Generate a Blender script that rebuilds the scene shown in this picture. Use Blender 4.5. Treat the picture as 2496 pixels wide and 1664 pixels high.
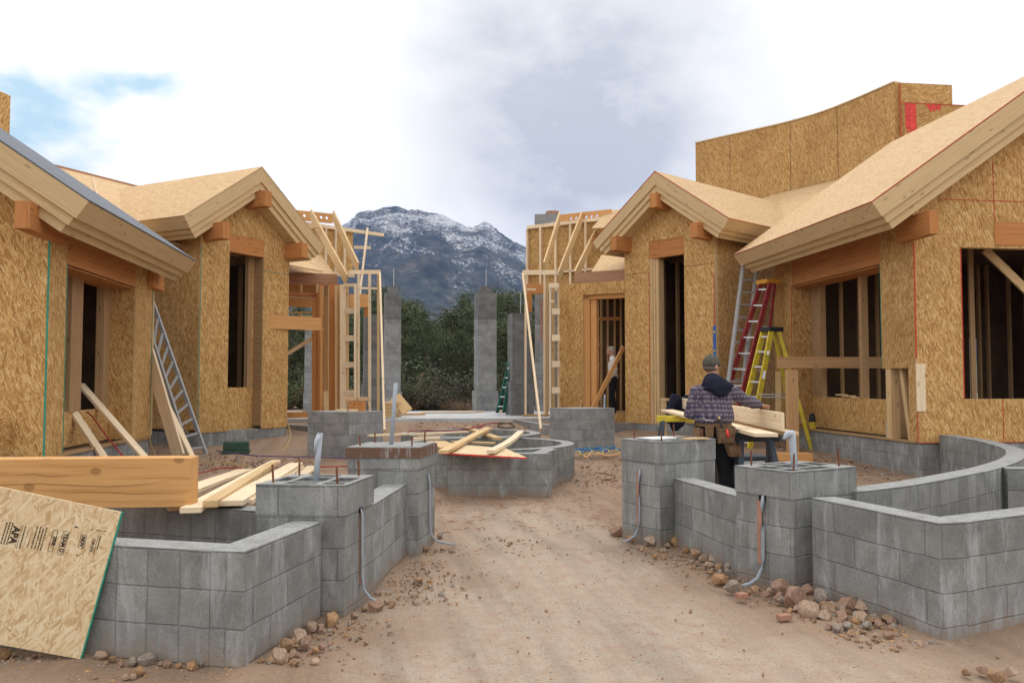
import bpy, bmesh, math, random
from mathutils import Vector, Matrix, noise
from mathutils.geometry import tessellate_polygon
random.seed(7)
for _o in list(bpy.data.objects): bpy.data.objects.remove(_o)
SC = bpy.context.scene
COL = SC.collection
R = math.radians
V = Vector

# ------------------------------------------------------------------ camera, world, sun, exposure
EYE = V((0.0, 0.0, 1.54))
YAW, PITCH, FPX = R(7.1), math.atan(96/2024), 2024.0
cam_d = bpy.data.cameras.new('camera')
cam = bpy.data.objects.new('camera', cam_d); COL.objects.link(cam)
cam_d.sensor_width = 36.0; cam_d.lens = 36.0*FPX/2496
cam_d.clip_start = 0.05; cam_d.clip_end = 12000
cam.location = EYE
cam.rotation_euler = (R(90)+PITCH, 0, -YAW)
SC.camera = cam
FWD = V((math.sin(YAW)*math.cos(PITCH), math.cos(YAW)*math.cos(PITCH), math.sin(PITCH)))
RGT = V((math.cos(YAW), -math.sin(YAW), 0)); UPV = RGT.cross(FWD)
HF = V((math.sin(YAW), math.cos(YAW), 0))
def ray(px, py): return FWD*FPX + RGT*(px-1248) - UPV*(py-832)
def gz(px, py, z=0.0):
    d = ray(px, py); return EYE + d*((z-EYE.z)/d.z)
def gd(px, py, dep):
    d = ray(px, py); return EYE + d*(dep/d.dot(HF))
def gp(px, py, P, N):
    d = ray(px, py); return EYE + d*((V(P)-EYE).dot(N)/d.dot(N))

SC.render.engine = 'CYCLES'
SC.view_settings.view_transform = 'Standard'; SC.view_settings.look = 'None'
SC.view_settings.exposure = -0.36; SC.view_settings.gamma = 1.0
SUN_AZ, SUN_EL = R(18), R(58)
sun_d = bpy.data.lights.new('sun', 'SUN'); sun_d.energy = 1.15; sun_d.angle = R(24); sun_d.color = (1.0, .955, .89)
sun = bpy.data.objects.new('sun', sun_d); COL.objects.link(sun)
_sd = V((math.sin(SUN_AZ)*math.cos(SUN_EL), math.cos(SUN_AZ)*math.cos(SUN_EL), math.sin(SUN_EL)))
sun.rotation_euler = _sd.to_track_quat('Z', 'Y').to_euler(); sun.location = (0, 0, 30)

class NT:
    "small helper for building node trees"
    def __init__(s, tree): s.t = tree; s.n = tree.nodes; s.l = tree.links; s.n.clear()
    def add(s, typ, props=None, **ins):
        nd = s.n.new(typ)
        for k, v in (props or {}).items(): setattr(nd, k, v)
        for k, v in ins.items():
            key = k.replace('_', ' ')
            if k.startswith('i') and k[1:].isdigit(): key = int(k[1:])
            s.set(nd.inputs[key], v)
        return nd
    def set(s, sock, v):
        if isinstance(v, bpy.types.NodeSocket): s.l.new(v, sock)
        elif isinstance(v, bpy.types.Node): s.l.new(v.outputs[0], sock)
        else:
            if isinstance(v, (tuple, list)) and len(v) == 3 and sock.type == 'RGBA': v = (*v, 1)
            sock.default_value = v
    def math(s, op, a, b=0.0, clamp=False): 
        nd = s.n.new('ShaderNodeMath'); nd.operation = op; nd.use_clamp = clamp
        s.set(nd.inputs[0], a); s.set(nd.inputs[1], b); return nd.outputs[0]
    def mix(s, f, a, b, blend='MIX'):
        nd = s.n.new('ShaderNodeMix'); nd.data_type = 'RGBA'; nd.blend_type = blend; nd.clamp_factor = True
        s.set(nd.inputs[0], f); s.set(nd.inputs[6], a); s.set(nd.inputs[7], b); return nd.outputs[2]
    def ramp(s, f, stops, interp='LINEAR'):
        nd = s.n.new('ShaderNodeValToRGB'); cr = nd.color_ramp; cr.interpolation = interp
        while len(cr.elements) < len(stops): cr.elements.new(0.5)
        for e, (p, c) in zip(cr.elements, stops):
            e.position = p; e.color = (*c, 1) if isinstance(c, tuple) else (c, c, c, 1)
        s.set(nd.inputs[0], f); return nd.outputs[0]
    def rng(s, f, a, b, c=0.0, d=1.0):
        nd = s.n.new('ShaderNodeMapRange'); s.set(nd.inputs[0], f)
        for i, v in enumerate((a, b, c, d)): nd.inputs[i+1].default_value = v
        return nd.outputs[0]
    def noise(s, vec, scale, detail=3.0, rough=0.5, dist=0.0, out=0):
        nd = s.n.new('ShaderNodeTexNoise'); s.set(nd.inputs['Vector'], vec)
        nd.inputs['Scale'].default_value = scale; nd.inputs['Detail'].default_value = detail
        nd.inputs['Roughness'].default_value = rough; nd.inputs['Distortion'].default_value = dist
        return nd.outputs[out]
    def mapv(s, vec, loc=(0,0,0), rot=(0,0,0), sca=(1,1,1)):
        if any(rot) and sca != (1,1,1): vec = s.mapv(vec, rot=rot); rot = (0,0,0)
        nd = s.n.new('ShaderNodeMapping'); s.set(nd.inputs[0], vec)
        nd.inputs[1].default_value = loc; nd.inputs[2].default_value = rot; nd.inputs[3].default_value = sca
        return nd.outputs[0]

# world: Nishita sky seen through the gaps of a bright overcast of broken cloud
world = bpy.data.worlds.new('World'); SC.world = world; world.use_nodes = True
w = NT(world.node_tree)
tc = w.add('ShaderNodeTexCoord').outputs['Generated']
sky = w.add('ShaderNodeTexSky', dict(sky_type='NISHITA', sun_disc=False, sun_elevation=SUN_EL, sun_rotation=SUN_AZ, air_density=1.0, dust_density=1.0))
n_big = w.noise(w.mapv(tc, sca=(1, 1, 1.9)), 3.2, 7, .58, .15)
n_fine = w.noise(w.mapv(tc, loc=(3, 1, 2), sca=(1, 1, 1.5)), 11, 8, .62, .2)
n_rag = w.noise(w.mapv(tc, loc=(5, 2, 8), sca=(1, 1, 1.8)), 9, 8, .55, .1)
def blob(px, py, r0, r1, sx=1.0, sz=1.0):
    d = ray(px, py).normalized()
    nd = w.add('ShaderNodeVectorMath', dict(operation='SUBTRACT'), i0=tc, i1=tuple(d))
    m = w.mapv(nd.outputs[0], rot=(0, 0, 0), sca=(sx, sx, sz))
    ln = w.add('ShaderNodeVectorMath', dict(operation='LENGTH'), i0=m).outputs[1]
    return w.rng(ln, r0, r1, 1.0, 0.0)
g1 = w.math('ADD', blob(1470, 130, .0, .25, 1.0, .75), w.math('MULTIPLY', blob(1480, 420, .02, .17, 1.0, 1.2), .8))
g1 = w.math('ADD', g1, w.math('MULTIPLY', blob(1180, 90, .0, .22, 1.0, .8), .6))
g1 = w.math('ADD', g1, w.math('MULTIPLY', blob(2300, -80, .05, .35, 1, 1), .2))
gm = w.math('MULTIPLY', g1, w.rng(w.math('ADD', w.math('MULTIPLY', n_big, .6), w.math('MULTIPLY', n_fine, .4)), .36, .62, .55, 1.1), True)
zz = w.math('MAXIMUM', w.add('ShaderNodeSeparateXYZ', Vector=tc).outputs[2], 0.0)
cloud = w.mix(gm, (1.62, 1.59, 1.54), (.785, .815, .87))
cloud = w.mix(w.rng(n_fine, .52, .75, 0, .22), cloud, (1.0, 1.01, 1.03))
grad = w.add('ShaderNodeMapRange', Value=zz); grad.inputs[1].default_value = .25; grad.inputs[2].default_value = 1.0; grad.inputs[3].default_value = 1.08; grad.inputs[4].default_value = 1.30
b1 = w.math('ADD', blob(100, 285, .0, .11, 1, 1.5), blob(345, 212, .0, .075, 1, 2.0))
bm_ = w.rng(w.math('ADD', b1, w.math('MULTIPLY', w.math('SUBTRACT', n_rag, .5), 1.9)), .34, .80, 0, .9)
bg_c = w.add('ShaderNodeBackground', Color=cloud, Strength=grad.outputs[0])
bg_s = w.add('ShaderNodeBackground', Color=w.mix(.8, sky.outputs[0], (8.2, 12.4, 14.2)), Strength=0.10)
mx = w.add('ShaderNodeMixShader', i0=bm_)
w.l.new(bg_c.outputs[0], mx.inputs[1]); w.l.new(bg_s.outputs[0], mx.inputs[2])
wo = w.add('ShaderNodeOutputWorld'); w.l.new(mx.outputs[0], wo.inputs['Surface'])

# ------------------------------------------------------------------ materials
MATS = {}
def new_mat(name):
    m = bpy.data.materials.new(name); m.use_nodes = True; MATS[name] = m
    return m, NT(m.node_tree)
def finish(t, col, rough=.85, bump=None, bstr=.3, bdist=.01, metal=0.0, spec=.3, extra=None):
    p = t.add('ShaderNodeBsdfPrincipled', Base_Color=col, Roughness=rough, Metallic=metal)
    p.inputs['Specular IOR Level'].default_value = spec
    if bump is not None:
        b = t.add('ShaderNodeBump', Height=bump, Strength=bstr, Distance=bdist)
        t.l.new(b.outputs[0], p.inputs['Normal'])
    o = t.add('ShaderNodeOutputMaterial'); t.l.new(p.outputs[0], o.inputs[0]); return p
def uvn(t): return t.add('ShaderNodeTexCoord').outputs['UV']
def objn(t): return t.add('ShaderNodeTexCoord').outputs['Object']

def osb_mat(name, cols, sc=1.0, angles=(80, 105, 60, 125, 92), contrast=1.0, weather=.35, asp=.0145, wf=3.2, wa=.085):
    m, t = new_mat(name); uv = uvn(t)
    wn = t.noise(uv, wf/sc, 2, .5, 0, 1)
    warp = t.add('ShaderNodeVectorMath', dict(operation='MULTIPLY_ADD'), i0=wn, i1=(wa*sc,)*3, i2=uv).outputs[0]
    val = None
    for i, a in enumerate(angles):
        mv = t.mapv(warp, loc=(i*3.7, i*1.3, 0), rot=(0, 0, R(a)), sca=(1/(.080*sc), 1/(asp*sc), 1))
        vo = t.add('ShaderNodeTexVoronoi', dict(voronoi_dimensions='2D', feature='F1'), Vector=mv, Scale=1.0)
        sep = t.add('ShaderNodeSeparateColor', Color=vo.outputs['Color'])
        if val is None: val = sep.outputs[0]
        else:
            sel = t.math('GREATER_THAN', sep.outputs[1], .52)
            mm = t.n.new('ShaderNodeMix'); mm.data_type = 'FLOAT'
            t.set(mm.inputs[0], sel); t.set(mm.inputs[2], val); t.set(mm.inputs[3], sep.outputs[0]); val = mm.outputs[0]
    fine = t.noise(t.mapv(uv, rot=(0, 0, R(85)), sca=(12/sc, 120/sc, 1)), 1, 2, .6)
    v2 = t.math('ADD', t.math('MULTIPLY', val, .8*contrast), t.math('MULTIPLY', fine, .3))
    col = t.ramp(t.math('ADD', v2, (1-contrast)*.35), cols)
    big = t.noise(uv, .7, 3, .6)
    col = t.mix(t.rng(big, .45, .75, 0, weather), col, tuple(c*.72 for c in cols[1][1]))
    oi = t.add('ShaderNodeObjectInfo').outputs['Random']
    col = t.mix(1.0, col, t.ramp(oi, [(0, .92), (1, 1.06)]), 'MULTIPLY')
    finish(t, col, .82, v2, .25, .004)
    return m
C_OSB = [(.0, (.15, .062, .017)), (.2, (.32, .16, .046)), (.48, (.48, .272, .090)), (.78, (.60, .385, .155)), (1.0, (.76, .56, .30))]
osb_mat('osb', C_OSB, 1.0, angles=(80, 112, 50, 130, 155, 95, 66), contrast=.92)
osb_mat('osb_fresh', [(.0, (.27, .15, .06)), (.14, (.47, .30, .14)), (.42, (.64, .48, .28)), (.75, (.74, .60, .39)), (1.0, (.82, .71, .51))], .72, angles=(14, 62, 101, 147, 33, 83, 125), weather=.12, contrast=.8, asp=.0165, wf=6, wa=.05)
osb_mat('osb_roof', [(.0, (.36, .205, .09)), (.3, (.49, .315, .155)), (.6, (.575, .395, .215)), (1.0, (.68, .51, .32))], 1.3, angles=(5, -15, 20, 0, 10), contrast=.75, weather=.12)

def wood_mat(name, base, dark, knots=True, gr=1.0, rough=.75, var=.12, kn=(2.6, 7, .07, .15)):
    m, t = new_mat(name); uv = uvn(t)
    oi = t.add('ShaderNodeObjectInfo').outputs['Random']
    off = t.add('ShaderNodeCombineXYZ', X=t.math('MULTIPLY', oi, 37.0), Y=t.math('MULTIPLY', oi, 11.0))
    p = t.add('ShaderNodeVectorMath', dict(operation='ADD'), i0=uv, i1=off).outputs[0]
    wv = t.noise(t.mapv(p, sca=(.8, 5, 1)), 1.0, 2, .5, .4)
    g = t.noise(t.add('ShaderNodeVectorMath', dict(operation='MULTIPLY_ADD'), i0=t.add('ShaderNodeCombineXYZ', Y=wv).outputs[0], i1=(0, 1.5, 0), i2=t.mapv(p, sca=(1.2, 38, 1))).outputs[0], 1.0*gr, 3, .55)
    g2 = t.noise(t.mapv(p, sca=(6, 220, 1)), 1.0, 2, .6)
    f = t.math('ADD', t.math('MULTIPLY', g, .75), t.math('MULTIPLY', g2, .3))
    col = t.ramp(f, [(.34, dark), (.52, base), (.75, tuple(min(1, c*1.12) for c in base))])
    if knots:
        vo = t.add('ShaderNodeTexVoronoi', dict(voronoi_dimensions='2D'), Vector=t.mapv(p, sca=(kn[0], kn[1], 1)), Scale=1.0, Randomness=.95)
        k = t.rng(vo.outputs['Distance'], kn[2], kn[3], 1, 0)
        sp = t.add('ShaderNodeSeparateColor', Color=vo.outputs['Color'])
        k = t.math('MULTIPLY', t.math('MULTIPLY', k, .72), t.math('GREATER_THAN', sp.outputs[2], .74))
        col = t.mix(t.math('MULTIPLY', k, .75), col, tuple(c*.42 for c in dark))
    col = t.mix(1.0, col, t.ramp(oi, [(0, 1-var), (1, 1+var*.6)]), 'MULTIPLY')
    finish(t, col, rough, f, .15, .004)
    return m
wood_mat('lumber', (.61, .43, .225), (.47, .30, .135))
wood_mat('lumber_pale', (.77, .62, .43), (.64, .48, .29))
wood_mat('lumber_tan', (.50, .30, .145), (.36, .19, .08))
wood_mat('fascia_wood', (.60, .435, .235), (.52, .36, .18))
wood_mat('fir', (.50, .215, .07), (.34, .125, .038), gr=.8)
wood_mat('fir_light', (.62, .33, .125), (.50, .225, .07), gr=.7, knots=False)
wood_mat('beam_wood', (.64, .35, .135), (.50, .225, .07), gr=.8, kn=(2.6, 3.6, .075, .115))
wood_mat('rim_wood', (.40, .22, .13), (.28, .14, .08), knots=False)
wood_mat('grey_wood', (.40, .25, .125), (.28, .16, .075))

def cmu_mat(name, bw=.406, bh=.203, offset=.5, base=(.236, .242, .236), stain=.8):
    m, t = new_mat(name); uv = uvn(t)
    wn = t.noise(uv, 2.2, 2, .5, 0, 1)
    warp = t.add('ShaderNodeVectorMath', dict(operation='MULTIPLY_ADD'), i0=wn, i1=(.028,)*3, i2=uv).outputs[0]
    br = t.add('ShaderNodeTexBrick', dict(offset=offset, offset_frequency=2, squash=1.0), Vector=warp, Color1=(.22, .22, .22), Color2=(.78, .78, .78), Mortar=(0, 0, 0), Scale=1.0)
    br.inputs['Mortar Size'].default_value = .0075; br.inputs['Mortar Smooth'].default_value = .9
    br.inputs['Bias'].default_value = 0.0; br.inputs['Brick Width'].default_value = bw; br.inputs['Row Height'].default_value = bh
    obj = objn(t)
    n1 = t.noise(obj, 5.5, 5, .62); n2 = t.noise(obj, 90, 3, .7); n3 = t.noise(t.mapv(obj, sca=(3, 3, .9)), 2.6, 5, .7, .5); n4 = t.noise(obj, 1.1, 3, .5)
    sp = t.add('ShaderNodeSeparateColor', Color=br.outputs['Color'])
    tone = t.math('ADD', t.math('MULTIPLY', sp.outputs[0], .35), t.math('MULTIPLY', n1, .65))
    col = t.ramp(tone, [(.22, tuple(c*.55 for c in base)), (.5, base), (.76, tuple(c*1.4 for c in base))])
    col = t.mix(1.0, col, t.ramp(n2, [(.28, .68), (.5, 1.0), (.74, 1.25)]), 'MULTIPLY')
    col = t.mix(t.rng(n3, .52, .74, 0, stain), col, (.46, .48, .49))          # efflorescence
    col = t.mix(t.rng(n4, .5, .7, 0, .35), col, tuple(c*.55 for c in base))     # damp
    pz = t.add('ShaderNodeSeparateXYZ', Vector=t.add('ShaderNodeNewGeometry').outputs['Position']).outputs[2]
    mud = t.rng(t.math('ADD', pz, t.math('MULTIPLY', t.math('SUBTRACT', n3, .5), .35)), .0, .13, .65, 0)
    col = t.mix(mud, col, (.27, .195, .14))
    mortar = t.math('MULTIPLY', t.math('POWER', br.outputs['Fac'], 1.8), t.rng(n3, .30, .66, .85, .15))
    col = t.mix(mortar, col, (.17, .173, .17))
    h = t.math('SUBTRACT', t.math('ADD', t.math('MULTIPLY', n2, .35), t.math('MULTIPLY', n1, .3)), br.outputs['Fac'])
    finish(t, col, .93, h, .55, .008)
    return m
cmu_mat('block'); cmu_mat('block_half', bw=.205, offset=0.0)
cmu_mat('block_far', base=(.27, .275, .275), stain=.3)
cmu_mat('block_dark', base=(.17, .172, .17), stain=.12)  # block with a darker base tone and few pale stains
m, t = new_mat('concrete'); o_ = objn(t)
n1 = t.noise(o_, 1.2, 5, .6); n2 = t.noise(o_, 40, 3, .6)
finish(t, t.mix(1.0, t.ramp(n1, [(.3, (.40, .41, .42)), (.7, (.58, .59, .60))]), t.ramp(n2, [(.3, .85), (.7, 1.1)]), 'MULTIPLY'), .9, n2, .2, .004)
m, t = new_mat('mortar_top'); o_ = objn(t)
n1 = t.noise(o_, 7, 5, .65); n2 = t.noise(o_, 60, 3, .7)
finish(t, t.mix(t.rng(n1, .46, .66, 0, .8), t.mix(1.0, (.34, .345, .34), t.ramp(n2, [(.3, .6), (.7, 1.3)]), 'MULTIPLY'), (.24, .235, .21)), .95, t.math('ADD', n1, n2), .6, .012)

def plain(name, col, rough=.6, metal=0.0, var=.12, scale=8, bump=.0, spec=.35):
    m, t = new_mat(name); n = t.noise(objn(t), scale, 4, .6)
    c = t.mix(1.0, col, t.ramp(n, [(.3, 1-var), (.7, 1+var)]), 'MULTIPLY')
    finish(t, c, rough, n if bump else None, bump, .01, metal, spec); return m
plain('rust', (.17, .065, .035), .9, var=.4, scale=60)
plain('steel', (.45, .46, .47), .45, .8)
plain('aluminium', (.40, .41, .42), .6, .25, var=.2, scale=25)
plain('alu_bright', (.72, .73, .74), .45, .5)
plain('pvc', (.32, .355, .40), .45, var=.1)
plain('plastic_film', (.43, .48, .54), .3, var=.15, scale=20)
plain('rubber', (.03, .03, .032), .8)
plain('red_fiber', (.28, .035, .035), .5, var=.3, scale=9)
plain('yellow_fiber', (.62, .50, .045), .5, var=.25, scale=9)
plain('green_fiber', (.02, .13, .09), .45)
plain('orange_plastic', (.62, .30, .03), .5)
plain('red_paint', (.50, .045, .03), .7, var=.2, scale=20)
plain('red_bright', (.62, .06, .05), .7, var=.25, scale=14)
plain('green_paint', (.03, .26, .18), .7, var=.2, scale=20)
plain('felt', (.15, .165, .195), .85, var=.15, scale=3)
plain('clay', (.38, .20, .14), .85, var=.2, scale=12)
plain('brown_board', (.16, .085, .055), .8, var=.25, scale=10)
m, t = new_mat('form_stained'); o_ = objn(t); n_ = t.noise(t.mapv(o_, sca=(9, 9, 1.6)), 2.4, 5, .7)
finish(t, t.mix(t.rng(n_, .52, .66, 0, .8), (.15, .085, .058), (.36, .36, .35)), .9, n_, .4, .01)
plain('box_green', (.03, .07, .045), .6, var=.3, scale=14)
plain('blue_tool', (.03, .12, .42), .4)
plain('navy_cloth', (.007, .008, .022), .95, var=.3, scale=12, bump=.5)
plain('black_cloth', (.010, .010, .013), .95, var=.3, scale=12)
plain('black_plastic', (.02, .022, .026), .5)
plain('blue_grey_plastic', (.04, .055, .08), .5)
plain('skin', (.50, .27, .19), .6, var=.08)
plain('hair_grey', (.40, .36, .30), .9, var=.3, scale=60)
plain('hair_dark', (.14, .11, .085), .9, var=.3, scale=60)
plain('cap_cloth', (.085, .08, .065), .95, var=.25, scale=30)
plain('leather', (.17, .10, .055), .8, var=.35, scale=18, bump=.4)
plain('white_cloth', (.78, .80, .82), .9, var=.12, scale=10)
plain('ink', (.035, .025, .02), .8, var=.1)
plain('white_paper', (.80, .80, .80), .7, var=.03)
plain('cardboard', (.50, .33, .19), .9, var=.1)
plain('hose_red', (.32, .03, .035), .5); plain('hose_blue', (.02, .08, .34), .5); plain('cord_yellow', (.46, .33, .10), .5)
plain('cord_purple', (.08, .05, .16), .5); plain('hose_teal', (.025, .15, .22), .5); plain('cord_orange', (.60, .34, .14), .6)
plain('knife_red', (.75, .05, .03), .4)
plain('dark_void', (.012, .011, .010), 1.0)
plain('interior_shade', (.115, .070, .038), 1.0, var=.3, scale=3)  # room shade put into the colour of inner walls, floors and linings
plain('crack_brown', (.13, .06, .028), 1.0)
plain('trunk', (.10, .07, .05), .95, var=.3, scale=6, bump=.6)
def leaf_mat(name, a, b, c):
    m, t = new_mat(name); o = objn(t)
    n = t.noise(o, 1.3, 3, .6); n2 = t.noise(o, 9, 2, .6)
    col = t.ramp(t.math('ADD', t.math('MULTIPLY', n, .6), t.math('MULTIPLY', n2, .4)), [(.35, a), (.5, b), (.68, c)])
    finish(t, col, .85)
leaf_mat('juniper', (.040, .054, .028), (.082, .105, .050), (.15, .17, .085))
leaf_mat('pine', (.030, .048, .024), (.065, .095, .042), (.115, .15, .068))
leaf_mat('sage', (.055, .062, .042), (.09, .094, .066), (.125, .12, .088))
leaf_mat('dry_brush', (.12, .085, .06), (.2, .15, .10), (.30, .23, .16))

# plaid shirt
m, t = new_mat('plaid'); o = objn(t)
wob = t.add('ShaderNodeVectorMath', dict(operation='MULTIPLY_ADD'), i0=t.noise(o, 6, 2, .5, 0, 1), i1=(.035,)*3, i2=o).outputs[0]
sx = t.add('ShaderNodeSeparateXYZ', Vector=wob)
def stripe(src, freq, lo, hi): return t.rng(t.math('SINE', t.math('MULTIPLY', src, freq*6.2832)), lo, hi)
hx = t.math('ADD', sx.outputs[0], t.math('MULTIPLY', sx.outputs[1], .6))
a1 = stripe(hx, 22, -.1, .5); a2 = stripe(sx.outputs[2], 20, -.1, .5)
col = t.mix(t.math('MULTIPLY', a1, .7), (.20, .165, .185), (.035, .032, .075))
col = t.mix(t.math('MULTIPLY', a2, .72), col, (.028, .026, .068))
col = t.mix(t.math('MULTIPLY', t.math('MULTIPLY', stripe(hx, 22, .8, 1.0), stripe(sx.outputs[2], 10, .0, .9)), .4), col, (.42, .36, .38))
finish(t, col, .95, t.noise(o, 14, 3, .6), .5, .02)

# ------------------------------------------------------------------ mesh builder and object helpers
WL = {}
class MB:
    def __init__(s): s.v = []; s.f = []; s.uv = []; s.m = []; s.mode = 'grain'; s.v0 = 0.0
    def face(s, pts, mat=0, uv=None, mode=None):
        pts = [V(p) for p in pts]; n = len(s.v)
        if uv is None:
            mode = mode or s.mode
            nrm = V((0, 0, 0))
            for i in range(len(pts)): nrm += pts[i].cross(pts[(i+1) % len(pts)]) if False else (pts[i]-pts[0]).cross(pts[(i+1) % len(pts)]-pts[0])
            if nrm.length < 1e-12: nrm = V((0, 0, 1))
            nrm.normalize()
            if mode == 'wall' and abs(nrm.z) < .8:
                U = V((0, 0, 1)).cross(nrm).normalized(); W = V((0, 0, 1))
                if U.x + U.y*.37 < 0: U = -U
            elif mode == 'wall': U = V((1, 0, 0)); W = V((0, 1, 0))
            else:
                e = max(((pts[(i+1) % len(pts)]-pts[i]) for i in range(len(pts))), key=lambda q: q.length)
                U = e.normalized(); W = nrm.cross(U)
            uv = [(p.dot(U), p.dot(W) - (s.v0 if mode == 'wall' else 0)) for p in pts]
        s.v += pts; s.f.append(tuple(range(n, n+len(pts)))); s.uv.append(uv); s.m.append(mat)
    def hexa(s, c, mat=0, mode=None, top=None):
        "c = 8 corners, bottom 4 ccw then top 4"
        for q in ((3, 2, 1, 0), (4, 5, 6, 7), (0, 1, 5, 4), (1, 2, 6, 5), (2, 3, 7, 6), (3, 0, 4, 7)):
            s.face([c[i] for i in q], (top if (top is not None and q[0] == 4) else mat), mode=mode)
    def box(s, x0, x1, y0, y1, z0, z1, mat=0, mode=None, top=None):
        s.hexa([V((x, y, z)) for z in (z0, z1) for x, y in ((x0, y0), (x1, y0), (x1, y1), (x0, y1))], mat, mode, top)
    def fbox(s, O, A, B, a0, a1, b0, b1, z0, z1, mat=0, mode=None, top=None):
        "box in a horizontal frame: origin O, axes A and B"
        O = V((O[0], O[1], 0)); A = V((A[0], A[1], 0)); B = V((B[0], B[1], 0))
        s.hexa([O+A*a+B*b+V((0, 0, z)) for z in (z0, z1) for a, b in ((a0, b0), (a1, b0), (a1, b1), (a0, b1))], mat, mode, top)
    def bar(s, A, B, w, h, mat=0, up=(0, 0, 1)):
        A = V(A); B = V(B); d = (B-A).normalized(); up = V(up)
        sd = d.cross(up)
        if sd.length < 1e-4: sd = d.cross(V((0, 1, 0)))
        sd.normalize(); u = sd.cross(d).normalized()
        a = sd*(w/2); b = u*(h/2)
        s.hexa([A-a-b, A+a-b, B+a-b, B-a-b, A-a+b, A+a+b, B+a+b, B-a+b], mat)
    def quadwall(s, pts, z0, z1, mat=0, top=None):
        "solid from 4 plan corners"
        s.hexa([V((p[0], p[1], z0)) for p in pts] + [V((p[0], p[1], z1)) for p in pts], mat, 'wall', top)
    def slab(s, O, U, W, outline, holes, N, t, mat=0, side=None, rot=False):
        O = V(O); U = V(U); W = V(W); N = V(N).normalized()
        loops = [outline] + list(holes)
        P = lambda q: O + U*q[0] + W*q[1]
        flat = [q for L in loops for q in L]
        tris = tessellate_polygon([[V((q[0], q[1], 0)) for q in L] for L in loops])
        for tr in tris:
            uv = [((flat[i][1], flat[i][0]) if rot else flat[i]) for i in tr]
            s.face([P(flat[i]) for i in tr], mat, uv)
            s.face([P(flat[i])-N*t for i in reversed(tr)], mat, list(reversed(uv)))
        for L in loops:
            for i in range(len(L)):
                a, b = P(L[i]), P(L[(i+1) % len(L)])
                s.face([a, b, b-N*t, a-N*t], mat if side is None else side)
    def path_wall(s, pts, th, z0, z1, mat=0, top=1, closed=False):
        P = [V((p[0], p[1], 0)) for p in pts]; n = len(P); L = []; Rr = []; acc = [0.0]
        for i in range(n):
            a = P[i-1] if (i > 0 or closed) else P[i]; b = P[(i+1) % n] if (i < n-1 or closed) else P[i]
            d = (b-a).normalized(); nn = V((-d.y, d.x, 0)); L.append(P[i]+nn*th/2); Rr.append(P[i]-nn*th/2)
            if i: acc.append(acc[-1]+(P[i]-P[i-1]).length)
        rng_ = range(n if closed else n-1)
        for i in rng_:
            j = (i+1) % n; ua = acc[i]; ub = acc[i]+(P[j]-P[i]).length
            for S_ in (L, Rr):
                s.face([S_[i]+V((0, 0, z0)), S_[j]+V((0, 0, z0)), S_[j]+V((0, 0, z1)), S_[i]+V((0, 0, z1))], mat, [(ua, z0-z1), (ub, z0-z1), (ub, 0), (ua, 0)])
            s.face([L[i]+V((0, 0, z1)), L[j]+V((0, 0, z1)), Rr[j]+V((0, 0, z1)), Rr[i]+V((0, 0, z1))], top, mode='wall')
        if not closed:
            for i in (0, n-1): s.face([L[i]+V((0, 0, z0)), Rr[i]+V((0, 0, z0)), Rr[i]+V((0, 0, z1)), L[i]+V((0, 0, z1))], mat, mode='wall')
    def tube(s, pts, r, seg=8, mat=0, cap=True):
        P = [V(p) for p in pts]; rings = []
        for i, p in enumerate(P):
            d = (P[min(i+1, len(P)-1)]-P[max(i-1, 0)]).normalized()
            a = d.cross(V((0, 0, 1))); a = a if a.length > .05 else d.cross(V((1, 0, 0))); a.normalize(); b = d.cross(a)
            rr = r[i] if isinstance(r, (list, tuple)) else r
            rings.append([p + a*math.cos(k*2*math.pi/seg)*rr + b*math.sin(k*2*math.pi/seg)*rr for k in range(seg)])
        for i in range(len(P)-1):
            for k in range(seg):
                j = (k+1) % seg; s.face([rings[i][k], rings[i][j], rings[i+1][j], rings[i+1][k]], mat)
        if cap:
            s.face(rings[0][::-1], mat); s.face(rings[-1], mat)
    def build(s, name, mats, parent=None, loc=None, bevel=0.0, smooth=False, weld=True):
        if isinstance(mats, str): mats = [mats]
        if parent is not None: off = WL[parent]
        elif loc is not None: off = V(loc)
        else:
            xs = [p.x for p in s.v]; ys = [p.y for p in s.v]; zs = [p.z for p in s.v]
            off = V(((min(xs)+max(xs))/2, (min(ys)+max(ys))/2, min(zs)))
        me = bpy.data.meshes.new(name); me.from_pydata([p-off for p in s.v], [], s.f)
        ul = me.uv_layers.new(name='UVMap'); k = 0
        for uvs in s.uv:
            for q in uvs: ul.data[k].uv = q; k += 1
        for mn in mats: me.materials.append(MATS[mn])
        for p, mi in zip(me.polygons, s.m): p.material_index = min(mi, len(mats)-1)
        if weld:
            bm = bmesh.new(); bm.from_mesh(me); bmesh.ops.remove_doubles(bm, verts=bm.verts, dist=1e-5)
            bmesh.ops.recalc_face_normals(bm, faces=bm.faces); bm.to_mesh(me); bm.free()
        if smooth:
            for p in me.polygons: p.use_smooth = True
        o = bpy.data.objects.new(name, me); COL.objects.link(o); WL[o] = off
        if parent is not None: o.parent = parent
        else: o.location = off
        if bevel:
            b = o.modifiers.new('bevel', 'BEVEL'); b.width = bevel; b.segments = 2; b.limit_method = 'ANGLE'
        return o
def tag(o, label=None, cat=None, group=None, kind=None):
    for k, v in (('label', label), ('category', cat), ('group', group), ('kind', kind)):
        if v: o[k] = v
    return o
def thing(name, loc, label, cat, group=None):
    o = bpy.data.objects.new(name, None); COL.objects.link(o); o.location = V(loc); WL[o] = V(loc); o.empty_display_size = .2
    return tag(o, label, cat, group)
def bar_obj(name, A, B, w, h, mat, parent=None, up=(0, 0, 1), bevel=0.0):
    b = MB(); b.bar(A, B, w, h, 0, up); return b.build(name, mat, parent, bevel=bevel)
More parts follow.
